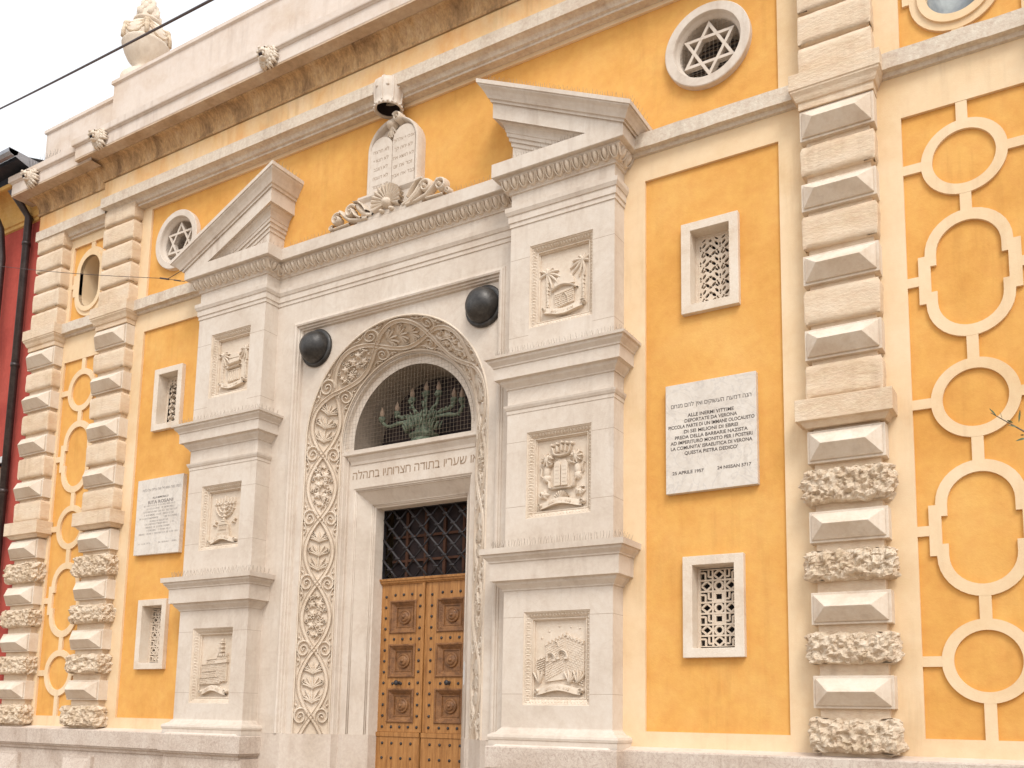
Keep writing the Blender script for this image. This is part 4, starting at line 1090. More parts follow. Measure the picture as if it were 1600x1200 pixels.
def d_temple(rl, S, T, hw, hh):
    palm(rl, T, -.74 * hw, -.62 * hh, .40 * hh, .85, 1); palm(rl, T, .80 * hw, -.6 * hh, .48 * hh, .85, -1)
    rl.slab([(.34 * math.cos(a), .26 + .20 * math.sin(a)) for a in [PI * i / 12 for i in range(13)]], .025, S, .008)
    rl.slab([(-.34, .08), (.34, .14), (.34, .26), (-.34, .24)], .020, S)
    for z, w_, h in ((.05, .42, .050), (-.12, .46, .055)): rl.ridge([(-w_ * hw, (z - .02) * hh), (w_ * hw, (z + .03) * hh)], .012, h, T)
    rl.slab([(-.38, -.66), (.38, -.60), (.38, -.16), (-.38, -.20)], .014, S)
    for i in range(6):
        x = -.33 + i * .13; rl.ridge([(x * hw, -.62 * hh), (x * hw, -.26 * hh)], .009, .030, T); rl.lump(x * hw, -.24 * hh, .013, .012, .038, T)
    banner(rl, S, T, hw, hh, -.80, .78, -1.2)
def d_menorah(rl, S, T, hw, hh):
    zc = .50
    for r_ in (.20, .40, .60):
        n = 18
        P = [(r_ * 1.0 * math.cos(PI + PI * i / n) * hw, (zc + r_ * .80 * math.sin(PI + PI * i / n)) * hh) for i in range(n + 1)]
        rl.ridge(P, .008, .036, T)
        for i in range(0, n + 1, 2): rl.lump(P[i][0], P[i][1], .0145, .0145, .044, T, n=8, rings=2)
        for sx in (-1, 1):
            x = sx * r_ * hw; rl.slab([(x / hw - .05, zc + .0), (x / hw + .05, zc), (x / hw + .06, zc + .07), (x / hw - .06, zc + .07)], .045, S)
            rl.ridge([(x, (zc + .08) * hh), (x, (zc + .26) * hh)], lambda t: .010 * (1 - t) + .003, .034, T)
    rl.ridge([(0, .60 * hh), (0, -.18 * hh)], .010, .042, T)
    for z in (.5, .34, .18, .05, -.08): rl.lump(0, z * hh, .020, .014, .052, T)
    rl.ridge([(0, .62 * hh), (0, .84 * hh)], lambda t: .010 * (1 - t) + .003, .034, T)
    for z, w_ in ((-.14, .13), (-.22, .20), (-.27, .28)): rl.slab([(-w_, z - .03), (w_, z - .03), (w_ * .9, z + .03), (-w_ * .9, z + .03)], .052, S)
    for x, z in ((-.62, -.20), (.62, -.14)):
        rl.slab([(x + .15 * (1 if i % 2 == 0 else .42) * math.sin(2 * PI * i / 10), z + .13 * (1 if i % 2 == 0 else .42) * math.cos(2 * PI * i / 10)) for i in range(10)], .034, S, .006)
    rl.slab([(-.34, -.54), (.34, -.54), (.32, -.29), (-.32, -.29)], .040, S); rl.slab([(-.44, -.78), (.44, -.78), (.42, -.54), (-.42, -.54)], .046, S)
    for z, xs in ((-.42, (-.22, -.12, -.02, .1, .2)), (-.67, (-.32, -.22, -.12, .1, .2, .3))):
        for x in xs: rl.slab([(x - .03, z - .07), (x + .03, z - .07), (x + .03, z + .07), (x + .01, z + .07), (x + .01, z - .03), (x - .03, z - .03)], .056, S, .002)
    banner(rl, S, T, hw, hh, -.86, .84, 1.4)
def d_citadel(rl, S, T, hw, hh):
    for a, b, c, d, h in ((-.62, .2, .0, .18, .016), (-.9, .3, -.22, .02, .022), (-.8, .1, -.42, -.22, .028), (-.95, .35, -.62, -.42, .033), (.1, .75, -.55, .30, .030)):
        rl.slab([(a, c), (b, c + .04), (b, d + .05), (a, d)], h, S); bricks(rl, S, a + .01, b - .01, c + .01, d, .12, .052, h + .006, .05)
        rl.ridge([(a * hw, (d + .01) * hh), (b * hw, (d + .06) * hh)], .005, h + .014, T)
    for x in (.12, .26, .40, .54, .68): rl.slab([(x, .30), (x + .08, .31), (x + .08, .40), (x, .39)], .044, S)
    rl.slab([(.05, .06), (.80, .10), (.80, .20), (.05, .16)], .048, S)
    rl.ridge([(.36 * hw, .3 * hh), (.36 * hw, .78 * hh)], .022, .045, T)
    for z in (.44, .58, .72): rl.ridge([(.24 * hw, z * hh), (.48 * hw, z * hh)], .006, .056, T)
    rl.lump(.36 * hw, .82 * hh, .020, .030, .04, T)
    rr = random.Random(2)
    for i in range(12): rl.lump(rr.uniform(-.9, .9) * hw, rr.uniform(.35, .9) * hh, .006, .006, .006, T, n=6, rings=2)
    banner(rl, S, T, hw, hh, -.80, .80, 1.3)
panel(*pxR, *pzR[2], d_tomb, pR, 'relief of a domed tomb between two palms over a scroll, top of the right pier')
panel(*pxR, *pzR[1], d_crown, pR, 'relief of crowned tablets held by two lions, middle of the right pier')
panel(*pxR, *pzR[0], d_tower, pR, 'relief of a brick tower with arches and plants, bottom of the right pier')
panel(*pxL, *pzL[2], d_temple, pL, 'relief of a columned temple between palms, top of the left pier')
panel(*pxL, *pzL[1], d_menorah, pL, 'relief of a seven-branched candlestick with two stars, middle of the left pier')
panel(*pxL, *pzL[0], d_citadel, pL, 'relief of a walled citadel with a minaret, bottom of the left pier')

# ------------------------------------------------------------------ door
DY = .80
dr = thing('double_door', 'studded oak double door with carved square coffers under an iron lattice', 'door', (0, DY, .1))
for sg in (-1, 1):
    mb = MB(); xa, xb = sorted((sg * .012, sg * .66))
    cx = sg * .315 + (.0 if sg < 0 else .065) ; cx = -.311 if sg < 0 else .382
    hwc = .186
    zs = [(1.562, 1.936), (2.089, 2.459), (2.610, 2.981)]
    # leaf with coffer openings
    mb.plate(rect(xa, xb, 1.44, 3.19), [rect(cx - hwc, cx + hwc, a, b) for a, b in zs], DY, DY + .05)
    mb.box(xa, xb, DY - .012, DY + .05, .12, 1.385); mb.box(xa, xb, DY - .022, DY + .03, 1.386, 1.439)
    for xx in ([cx - hwc - .012, cx + hwc + .012]):
        pass
    lf = mb.build('door_leaf', M['wood'], dr, bevel=.003)
    gv = MB()   # joints between boards
    for x in (cx - hwc - .012, cx + hwc + .008): gv.box(x - .0015, x + .0015, DY - .0008, DY + .002, 1.45, 3.185)
    for k in range(-1, 2): gv.box(cx + k * .16 - .0015, cx + k * .16 + .0015, DY - .0128, DY - .01, .2, 1.384)
    for z in (2.00, 2.53): gv.box(cx - .0015, cx + .0015, DY - .0008, DY + .001, z - .03, z + .05)
    gv.build('board_joint', M['woodd'], lf)
    for a, b in zs:
        c = MB(); x0, x1 = cx - hwc, cx + hwc; rows = []
        for e, y in [(-.012, DY - .0), (-.012, DY - .012), (-.002, DY - .02), (.010, DY - .018), (.014, DY - .004), (.060, DY + .030), (.062, DY + .024), (.072, DY + .024), (.075, DY + .04)]:
            rows.append([(x0 + e, y, a + e), (x1 - e, y, a + e), (x1 - e, y, b - e), (x0 + e, y, b - e)])
        for p, q in zip(rows, rows[1:]): c.add(p + q, [(i, (i + 1) % 4, 4 + (i + 1) % 4, 4 + i) for i in range(4)])
        e = .074; c.add([(x0 + e, DY + .0395, a + e), (x1 - e, DY + .0395, a + e), (x1 - e, DY + .0395, b - e), (x0 + e, DY + .0395, b - e)], [(0, 1, 2, 3)])
        for (ax, az, bx, bz) in ((x0 + .014, a + .014, x1 - .014, a + .014), (x1 - .014, a + .014, x1 - .014, b - .014), (x1 - .014, b - .014, x0 + .014, b - .014), (x0 + .014, b - .014, x0 + .014, a + .014)):
            L = math.hypot(bx - ax, bz - az); n = int(L / .021); dx, dz = (bx - ax) / L, (bz - az) / L
            for i in range(n):
                t = (i + .5) * L / n; f = lambda u, v, h: (ax + dx * u - dz * v, DY + .002 + .7 * v - h * .8, az + dz * u + dx * v)
                c.lump(t, .022, .0075, .018, .013, f, n=6, rings=2)
        cf = c.build('coffer', M['woodd'], lf)
    # rosettes
    for k, (a, b) in enumerate(zs):
        rs = MB(); zc = (a + b) / 2; m = planeXZ(DY + .039)
        rs.lathe((cx, DY + .038, zc), [(.088, 0), (.088, -.012), (.078, -.022), (.066, -.018), (.064, -.016), (.06, -.02), (.050, -.034), (.030, -.040), (.022, -.034), (.020, -.05), (.010, -.058), (.0, -.06)], 32, 'y')
        for i in range(12):
            an = 2 * PI * i / 12; rs.lump(cx + .046 * math.cos(an), zc + .046 * math.sin(an), .017, .0095, .042, m, an, n=8, rings=2)
        for i in range(26):
            an = 2 * PI * i / 26; rs.lump(cx + .074 * math.cos(an), zc + .074 * math.sin(an), .007, .007, .028, m, 0, n=6, rings=2)
        rs.build('rosette', M['woodd'], lf)
    # iron studs
    sd_ = []
    cols = [cx - hwc - .075, cx + hwc + .062] if sg < 0 else [cx - hwc - .088, cx + hwc + .07]
    for x in cols:
        z = 1.50
        while z < 3.15: sd_.append((x, z, DY)); z += .1285
    for x in (cx - .125, cx, cx + .125):
        for z in (3.06, 2.53, 2.005): sd_.append((x, z, DY))
        sd_.append((x, 1.50, DY))
    for x in (cx - .24, cx - .10, cx + .04, cx + .18):
        for z in (1.31, 1.14, .97): sd_.append((x, z, DY - .012))
    st = MB()
    for x, z, y in sd_: st.blob((x, y - .002, z), (.0175, .015, .0175), 8, 6)
    st.build('stud_set', M['iron'], lf)
    kb = MB().lathe((cx - (.03 if sg < 0 else -.0) + sg * -.0, DY, 2.013), [(.022, 0), (.018, -.012), (.012, -.02), (.012, -.035), (.028, -.045), (.032, -.058), (.024, -.072), (0, -.078)], 16, 'y')
    kb.build('knob', M['iron'], lf)
as_ = MB().box(-.03, .012, DY - .02, DY - .0015, 1.44, 3.19); as_.build('astragal', M['wood'], dr, bevel=.004)
tc = MB().wrap([(0, 3.185), (.01, 3.188), (.016, 3.20), (.03, 3.205), (.034, 3.225), (.045, 3.23), (.048, 3.255), (0, 3.262)], -.655, .655, DY + .05, DY - .005, False, False); tc.build('transom_rail', M['wood'], dr)
ltc = thing('transom_lattice', 'dark iron diagonal lattice with knots above the oak door', 'lattice', (0, DY, 3.26))
mb = MB(); Y_ = DY + .0
X0, X1, Z0, Z1 = -.64, .64, 3.268, 4.10; dxs = .229; dzs = .248
def clipseg(ax, az, bx, bz):
    t0, t1 = 0, 1
    for p, q in ((-(bx - ax), ax - X0), (bx - ax, X1 - ax), (-(bz - az), az - Z0), (bz - az, Z1 - az)):
        if p == 0:
            if q < 0: return None
        else:
            r_ = q / p
            if p < 0: t0 = max(t0, r_)
            else: t1 = min(t1, r_)
    return None if t0 >= t1 else ((ax + (bx - ax) * t0, az + (bz - az) * t0), (ax + (bx - ax) * t1, az + (bz - az) * t1))
for i in range(-9, 16):
    for sg in (1, -1):
        xb = X0 + i * dxs; s_ = clipseg(xb, Z0 - .02, xb + sg * 10 * dxs, Z0 - .02 + 10 * dzs)
        if s_: mb.tube([(s_[0][0], Y_ + .013 * sg, s_[0][1]), (s_[1][0], Y_ + .013 * sg, s_[1][1])], .0145 if sg < 0 else .011, 6)
mb.build('bar_set', M['iron'], ltc)
kn = MB()
for r_ in range(0, 14):
    for i in range(0, 12):
        x = X0 + (i + (.5 if r_ % 2 else 0)) * dxs; z = Z0 - .02 + r_ * dzs / 2
        if X0 < x < X1 and Z0 < z < Z1: kn.tube([(x - .034, Y_ - .020, z), (x + .034, Y_ - .020, z)], .0135, 6)
kn.build('knot_set', M['iron'], ltc)
fr = MB().plate(rect(-.66, .66, 3.262, 4.12), [rect(X0, X1, Z0, Z1)], DY - .015, DY + .03); fr.build('frame', M['iron'], ltc)
wd = MB()
for x in (-.42, -.14, .14, .42): wd.box(x - .018, x + .018, DY + .16, DY + .19, 3.27, 4.1)
for z in (3.5, 3.8): wd.box(-.64, .64, DY + .165, DY + .185, z - .015, z + .015)
wd.build('glazing_bar', M['dark2'], ltc)
MB().box(-.66, .66, DY + .2, DY + .21, 3.2, 4.15).build('pane', M['dark'], ltc)
MB().box(-.70, .70, DY + .051, DY + .06, 0, 3.26).build('door_backing', M['dark'], dr)
tag(MB().box(.72, .765, .585, .60, 1.98, 2.235).build('doorpost_case', M['plate'], bevel=.004), 'small white upright case fixed to the right door jamb', 'doorpost case')

# ------------------------------------------------------------------ bronze bosses
for k, (bx, bz) in enumerate(((-1.19, 6.035), (1.235, 6.035))):
    o = thing('bronze_boss', ('left' if k == 0 else 'right') + ' of the two dark bronze domes above the carved arch', 'bronze dome', (bx, .06, bz), 'bronze domes over the arch')
    MB().lathe((bx, .062, bz), [(.235, 0), (.238, -.02), (.225, -.038), (.195, -.040)], 40, 'y').build('rim', M['bronze'], o)
    prof = [(.200 * math.cos(a), -.036 - .185 * math.sin(a)) for a in [PI / 2 * i / 12 for i in range(13)]]
    def wob(a, j, k=k): return 1 + .012 * math.sin(3 * a + k * 2) + .008 * math.sin(7 * a + j)
    MB().lathe((bx, .062, bz), prof, 40, 'y', wob).build('dome', M['bronze'], o)

# ------------------------------------------------------------------ candlestick in the lunette
mn = thing('candlestick_sculpture', 'green bronze seven-armed candlestick with pointed flames behind the arch net', 'candlestick', (.02, .66, 4.79))
mb = MB(); cx, cy, cz = .02, .66, 4.79
mb.lathe((cx, cy, cz), [(.20, 0), (.20, .02), (.17, .05), (.15, .09), (.13, .10), (.175, .12), (.185, .135), (.175, .15), (.12, .17), (.105, .22), (.125, .29), (.165, .345), (.15, .36), (.0, .37)], 28, mod=lambda a, j: 1 + (.06 * math.sin(a * 12) if j > 8 else 0))
mb.build('base', M['patina'], mn)
tips = [(-.60, 5.25, -.04), (-.40, 5.30, .0), (-.19, 5.45, .02), (.01, 5.50, .03), (.20, 5.47, .02), (.44, 5.34, 0), (.58, 5.30, -.04)]
for i, (tx, tz, ty) in enumerate(tips):
    x0 = cx + (i - 3) * .035; z0 = cz + .335
    k = abs(i - 3)
    if k == 3: P = [(x0, z0), (x0 + (tx - x0) * .45, z0 + .02), (x0 + (tx - x0) * .85, z0 - .02), (tx, z0 + .05), (tx, tz - .05)]
    elif k == 2: P = [(x0, z0), (x0 + (tx - x0) * .4, z0 + .07), (x0 + (tx - x0) * .8, z0 + .08), (tx, z0 + .12), (tx, tz - .05)]
    else: P = [(x0, z0), (x0 + (tx - x0) * .45, z0 + .10), (x0 + (tx - x0) * .9, z0 + .17), (tx, tz - .06)]
    # smooth
    Q = []
    for a, b, c in zip([P[0]] + P, P, P[1:] + [P[-1]]):
        Q += [((a[0] + 3 * b[0]) / 4, (a[1] + 3 * b[1]) / 4), ((c[0] + 3 * b[0]) / 4, (c[1] + 3 * b[1]) / 4)]
    ar = MB().tube([(q[0], cy + ty * j / len(Q), q[1]) for j, q in enumerate(Q)], lambda t: .024 - .006 * t + .005 * math.sin(t * 22), 8)
    ar.lathe((tx, cy + ty, tz - .06), [(.012, -.03), (.035, 0), (.044, .03), (.036, .05), (.0, .052)], 12)
    rr = random.Random(i)
    for j in range(10):
        q = Q[rr.randrange(1, len(Q))]; ar.blob((q[0] + rr.uniform(-.02, .02), cy - .02, q[1] + rr.uniform(-.02, .02)), (.018, .014, .018), 6, 4)
    ar.build('arm', M['patina'], mn)
    MB().lathe((tx, cy + ty, tz - .01), [(.022, 0), (.031, .03), (.029, .05), (.019, .085), (.008, .115), (0, .13)], 10, mod=lambda a, j: 1 + .1 * math.sin(a * 3 + j)).build('flame', M['candle'], mn)
lv = MB(); rr = random.Random(4)
for i in range(46):
    a = rr.uniform(PI, 2 * PI); h = rr.uniform(.2, .4); r_ = .16 + .06 * math.sin(h * 9)
    x, y, z = cx + r_ * math.cos(a), cy + r_ * math.sin(a), cz + h
    lv.tube([(x, y, z - .05), (x * 1.0 + (x - cx) * .15, y - .01, z), (x + (x - cx) * .3, y - .02, z + .04)], lambda t: .014 * (1 - t) + .004, 5)
lv.build('foliage', M['patina'], mn)

# net in front of the lunette
nn = MB(); yN = .335; Rn = .95; s = .048
for i in range(-20, 21):
    x = i * s
    if abs(x) < Rn: nn.tube([(x, yN, 4.80), (x, yN, AC + math.sqrt(Rn * Rn - x * x))],   .0013, 3, False)
for j in range(0, 24):
    z = 4.81 + j * s; d = z - AC
    if d < Rn:
        xx = Rn if d < 0 else math.sqrt(Rn * Rn - d * d); nn.tube([(-xx, yN - .001, z), (xx, yN - .001, z)],   .0013, 3, False)
nn.tube([(Rn * math.cos(PI * i / 40), yN, AC + Rn * math.sin(PI * i / 40)) for i in range(41)], .004, 4)
tag(nn.build('bird_net', M['net']), 'fine grey bird net stretched across the arched lunette above the door', 'net')

# ------------------------------------------------------------------ tablets sculpture
tb = thing('tablets_sculpture', 'carved stone tablets of the law with crown, shell and scrolls on the portal cornice', 'sculpture', (0, -.05, 7.345))
yT = -.115; m = planeXZ(0)
def rtop(x0, x1, z0, zs, n=14, asym=0):
    r_ = (x1 - x0) / 2; cx = (x0 + x1) / 2
    return [(x0, z0), (x1, z0)] + [(cx + r_ * math.cos(a), zs + r_ * 1.05 * math.sin(a)) for a in [PI * i / n for i in range(n + 1)]]
hd = MB().plate([(-.355, 7.66), (.385, 7.66), (.385, 8.20)] + [(.015 + .37 * math.cos(a), 8.20 + .36 * math.sin(a)) for a in [PI * i / 24 for i in range(1, 24)]] + [(-.355, 8.20)], [], -.045, .03)
hd.ridge([(.365, 7.68), (.365, 8.19)] + [(.015 + .350 * math.cos(a), 8.20 + .342 * math.sin(a)) for a in [PI * i / 24 for i in range(1, 24)]] + [(-.335, 8.19), (-.335, 7.68)], .024, .095, planeXZ(-.04), h0=-.0)
hd.build('hood', M['white'], tb)
tl = MB().plate(rtop(-.320, .005, 7.675, 8.20), [], yT, -.03); tl.build('tablet', M['white'], tb, bevel=.006)
tr = MB().plate(rtop(.013, .338, 7.675, 8.26), [], yT, -.03); tr.build('tablet', M['white'], tb, bevel=.006)
L_ = [('לא תרצח', -.155, 8.18), ('לא תנאף', -.155, 8.07), ('לא תגנב', -.155, 7.96), ('לא תענה', -.155, 7.85), ('לא תחמד', -.155, 7.74)]
R_ = [('אנכי יי אלהיך', .175, 8.24), ('לא יהיה לך', .175, 8.13), ('לא תשא את', .175, 8.02), ('זכור את יום', .175, 7.91), ('כבד את אביך', .175, 7.80)]
text_obj('inscription', [(heb(t), .062, x, z, yT - .001, None) for t, x, z in L_ + R_] , M['letter_stone'], tb, .001)
bs = MB().wrap([(0, 7.345), (.03, 7.35), (.03, 7.40), (.01, 7.42), (.0, 7.44), (.0, 7.60), (.02, 7.62), (.035, 7.64), (.035, 7.665), (0, 7.67)], -.42, .46, .03, -.12); bs.build('base', M['white'], tb)
m = planeXZ(-.12)
shl = MB(); scx, scz = .0, 7.50
for a in range(-112, 113, 16):
    aa = R(a); shl.ridge([(scx + .03 * math.sin(aa), scz + .03 * math.cos(aa)), (scx + .12 * math.sin(aa), scz + .115 * math.cos(aa)), (scx + .215 * math.sin(aa), scz + .20 * math.cos(aa))], lambda t: .008 + .026 * t, lambda t: .05 + .045 * t, m)
shl.lump(scx, scz - .02, .07, .065, .12, m, n=14, rings=5); shl.lump(scx - .07, scz - .11, .04, .03, .09, m); shl.lump(scx + .07, scz - .11, .04, .03, .09, m)
shl.build('shell', M['carved'], tb)
for sg in (-1, 1):
    v = MB(); mm_ = lambda u, w_, h: (sg * u, -.10 - h, w_)
    def curl(cx, cz, r, turns, dr, a0, w0, h): v.ridge(spiral(cx, cz, r, turns, dr, a0, 40), lambda t: w0 * (1 - .55 * t), lambda t: h + .03 * t, mm_, n=9); v.lump(cx, cz, r * .3, r * .3, h + .035, mm_)
    v.ridge([(.22, 7.40), (.30, 7.42), (.40, 7.50), (.47, 7.585)], lambda t: .030 + .012 * t, .07, mm_, n=9)
    curl(.545, 7.52, .088, 1.3, -1, 2.6, .030, .085)
    v.ridge([(.28, 7.375), (.42, 7.385), (.56, 7.42), (.66, 7.50), (.72, 7.57)], lambda t: .030 - .006 * t, .085, mm_, n=9)
    curl(.755, 7.475, .080, 1.3, -1, 2.2, .026, .09)
    curl(.845, 7.385, .040, 1.2, -1, 2.2, .016, .07)
    v.ridge([(.30, 7.46), (.36, 7.55), (.43, 7.61), (.50, 7.62)], lambda t: .022 * (1 - .6 * t), .10, mm_, n=9)
    v.ridge([(.56, 7.375), (.68, 7.37), (.80, 7.365)], .020, .08, mm_, n=9); v.ridge([(.36, 7.38), (.46, 7.44), (.50, 7.50)], lambda t: .02 * (1 - .5 * t), .11, mm_, n=9)
    v.build('scroll_ornament', M['carved'], tb)
sc2 = MB(); m = planeXZ(-.06)
sc2.ridge(spiral(.085, 8.53, .062, 1.5, -1, 2.6, 26), lambda t: .022 * (1 - .45 * t), .12, m); sc2.lump(-.03, 8.50, .07, .06, .10, m, n=12)
for a in (-40, -20, 0, 20, 40): sc2.ridge([(-.01, 8.46), (-.01 + .10 * math.sin(R(a)), 8.46 - .13 * math.cos(R(a)))], lambda t: .016 * (1 - t) + .003, .06, m)
sc2.build('crest_scroll', M['carved'], tb)
# crown: open below, lobed top
cr = MB(); kx, ky, kz = -.035, -.16, 8.635
def lob(a, j): return 1 + .035 * abs(math.sin(a * 4)) * (1 if 2 < j < 9 else .3)
prof = [(r_ * .82, h_ * .88) for r_, h_ in [(.165, .03), (.190, .0), (.200, .015), (.198, .045), (.190, .05), (.200, .12), (.214, .22), (.214, .31), (.195, .38), (.15, .42), (.08, .445), (0, .45)]]
cr.lathe((kx, ky, kz), prof, 40, mod=lob)
for i in range(8):
    a = 2 * PI * i / 8 + .2
    cr.tube([(kx + r_ * 1.02 * math.cos(a), ky + r_ * 1.02 * math.sin(a), kz + h) for r_, h in prof[3:-1]], .012, 6)
    b = a + PI / 8
    cr.lathe((kx + .178 * math.cos(b), ky + .178 * math.sin(b), kz + .22), [(.0, -.02), (.022, 0), (0, .02)], 10)
for i in range(20):
    a = 2 * PI * i / 20; cr.blob((kx + .165 * math.cos(a), ky + .165 * math.sin(a), kz + .025), (.015, .015, .017), 8, 5)
ck = cr.build('crown', M['white'], tb)
MB().lathe((kx, ky, kz), [(.134, .031), (.13, .10), (.09, .18), (0, .2)], 28).build('crown_hollow', M['dark'], ck)

# ------------------------------------------------------------------ urn on the parapet
ux, uy, uz = -5.06, .12, 11.00
ur = thing('stone_urn', 'white stone urn with drapery and a carved flame on the roof parapet', 'urn', (ux, uy, uz))
u1 = MB().lathe((ux, uy, uz), [(.33, -.11), (.33, .0), (.27, .01), (.27, .07), (.23, .10), (.17, .13), (.145, .17), (.15, .21), (.19, .26), (.26, .34), (.31, .44), (.335, .53), (.35, .555), (.335, .58), (.31, .60)], 36); u1.build('bowl', M['smooth'], ur)
u2 = MB().lathe((ux, uy, uz), [(.31, .60), (.325, .66), (.31, .76), (.25, .86), (.19, .91), (.165, .93), (.205, .94), (.21, .97), (.19, .99), (.15, 1.0)], 36); u2.build('neck', M['smooth'], ur)
dp = MB(); rr = random.Random(9)
for k in range(5):
    a0 = -2.5 + k * 1.25
    for j in range(3):
        P = []
        for i in range(9):
            t = i / 8; a = a0 + (t - .5) * 1.15; sag = math.sin(PI * t) * (.07 + .04 * j)
            P.append((ux + (.275 + .02 * j) * math.cos(a), uy + (.275 + .02 * j) * math.sin(a), uz + .83 - sag - .035 * j))
        dp.tube(P, lambda t: .032 - .005 * j, 7)
    a = a0 + .6; dp.blob((ux + .30 * math.cos(a), uy + .30 * math.sin(a), uz + .80), (.055, .055, .06), 10, 7)
    dp.tube([(ux + .31 * math.cos(a), uy + .31 * math.sin(a), uz + .79), (ux + .34 * math.cos(a), uy + .34 * math.sin(a), uz + .68), (ux + .35 * math.cos(a), uy + .35 * math.sin(a), uz + .58)], lambda t: .042 - .014 * t, 8)
dp.build('drapery', M['rustic'], ur)
fl = MB()
for i in range(26):
    a = i * 2.4; h = .05 + .011 * i; r_ = .15 * (1 - i / 34)
    z = uz + .98 + h
    fl.tube([(ux + r_ * math.cos(a), uy + r_ * math.sin(a), z - .05), (ux + (r_ + .03) * math.cos(a + .2), uy + (r_ + .03) * math.sin(a + .2), z + .04), (ux + r_ * .6 * math.cos(a + .5), uy + r_ * .6 * math.sin(a + .5), z + .15)], lambda t: .048 * (1 - t) + .006, 7)
fl.lathe((ux, uy, uz + .98), [(.16, 0), (.17, .08), (.13, .22), (.07, .36), (0, .46)], 16)
fl.build('flame', M['smooth'], ur)

# ------------------------------------------------------------------ plaques
pq = thing('marble_plaque', 'marble memorial plaque with clear black lettering on the right yellow bay', 'plaque', (4.20, .0, 3.705), 'marble plaques')
MB().plate([(3.735 - .378, 3.705), (4.215, 3.712), (4.213, 4.745), (3.355, 4.742)], [], -.030, .029).build('slab', M['marble'], pq, bevel=.003)
yq = -.0312; cx = 3.79
T_ = [('ALLE INERMI VITTIME', 4.416), ('DEPORTATE DA VERONA', 4.366), ('PICCOLA PARTE DI UN IMMANE OLOCAUSTO', 4.316), ('DI SEI MILIONI DI EBREI', 4.264),
      ('PREDA DELLA BARBARIE NAZISTA', 4.213), ('AD IMPERITURO MONITO PER I POSTERI', 4.163), ("LA COMUNITA' ISRAELITICA DI VERONA", 4.112), ("QUESTA PIETRA DEDICO'", 4.060)]
Wd = [.435, .495, .81, .51, .685, .77, .765, .50]
ln = [(heb('הנה דמעת העשוקים ואין להם מנחם'), .058, 3.79, 4.515, yq, .76)]
ln += [(t, .045, cx, z, yq, w_) for (t, z), w_ in zip(T_, Wd)]
ln += [('25 APRILE 1957', .042, 3.572, 3.880, yq, .30), ('24 NISSAN 5717', .042, 4.005, 3.884, yq, .31)]
text_obj('inscription', ln, M['letter'], pq, .0008)
pq2 = thing('marble_plaque', 'marble memorial plaque with faded grey lettering on the left yellow bay', 'plaque', (-3.83, .0, 3.69), 'marble plaques')
MB().plate([(-4.278, 3.691), (-3.372, 3.676), (-3.368, 4.722), (-4.283, 4.717)], [], -.030, .029).build('slab', M['marble'], pq2, bevel=.003)
ln = [(heb('רבות בנות עשו חיל ואת עלית על כלנה'), .050, -3.79, 4.553, yq, .77), ('RITA ROSANI', .062, -3.79, 4.372, yq, .50), ('ALLA MEMORIA DI', .032, -3.80, 4.443, yq, .32)]
o = text_obj('inscription', ln, M['letter_soft'], pq2, .0008)
mk = MB(); rr = random.Random(12)      # worn, unreadable lines: rows of small engraved strokes
for z, a, b in ((4.338, -4.12, -3.49), (4.296, -4.06, -3.53), (4.253, -4.12, -3.46), (4.211, -4.10, -3.49), (4.168, -4.20, -3.41), (4.124, -3.98, -3.62), (4.086, -4.08, -3.51), (4.042, -4.07, -3.53), (4.000, -4.03, -3.57), (3.955, -4.19, -3.40), (3.826, -4.18, -3.92), (3.826, -3.78, -3.42)):
    x = a
    while x < b:
        if rr.random() < .17: x += .018; continue
        h = .020
        k = rr.random()
        mk.add([(x, yq, z), (x + .003, yq, z), (x + .003, yq, z + h), (x, yq, z + h)], [(0, 1, 2, 3)])
        if k > .35: mk.add([(x + .004, yq, z + h - .003), (x + .012, yq, z + h - .003), (x + .012, yq, z + h), (x + .004, yq, z + h)], [(0, 1, 2, 3)])
        if k > .6: mk.add([(x + .010, yq, z), (x + .013, yq, z), (x + .013, yq, z + h - .004), (x + .010, yq, z + h - .004)], [(0, 1, 2, 3)])
        if .2 < k < .7: mk.add([(x + .004, yq, z), (x + .009, yq, z), (x + .009, yq, z + .003), (x + .004, yq, z + .003)], [(0, 1, 2, 3)])
        x += .0175
mk.build('worn_lettering', M['letter_soft'], pq2)

# ------------------------------------------------------------------ bird spikes
def spikes(lines, label, h=.085, sp=.020, m_='spike', fan=.03, r_=.0016, group='bird spike strips on the ledges'):
    mb = MB(); rr = random.Random(len(label))
    for p0, p1, out_ in lines:
        p0, p1, out_ = Vector(p0), Vector(p1), Vector(out_); L = (p1 - p0).length; n = int(L / sp)
        mb.tube([p0, p1], .004, 4)
        for i in range(n + 1):
            b = p0 + (p1 - p0) * (i / max(1, n)); k = (-1, 1, 0)[i % 3]
            t = b + out_ * (fan * k) + Vector((0, 0, h * rr.uniform(.9, 1.05))) + (p1 - p0).normalized() * rr.uniform(-.012, .012)
            mb.tube([b, t], r_, 3, False)
    return tag(mb.build('bird_spikes', M[m_]), label, 'bird spikes', group)
def around(x0, x1, z, e, yf=-.22): return [((x0 - e, -.02, z), (x0 - e, yf - e, z), (-1, 0, 0)), ((x0 - e, yf - e, z), (x1 + e, yf - e, z), (0, -1, 0)), ((x1 + e, yf - e, z), (x1 + e, -.02, z), (1, 0, 0))]
spikes(around(1.73, 2.912, 3.272, .09), 'thin wire bird spikes on the lower cornice of the right pier')
spikes(around(1.73, 2.912, 5.236, .09), 'thin wire bird spikes on the upper cornice of the right pier')
spikes(around(-3.02, -1.82, 3.272, .09), 'thin wire bird spikes on the lower cornice of the left pier')
spikes(around(-3.02, -1.82, 5.236, .09), 'thin wire bird spikes on the upper cornice of the left pier')
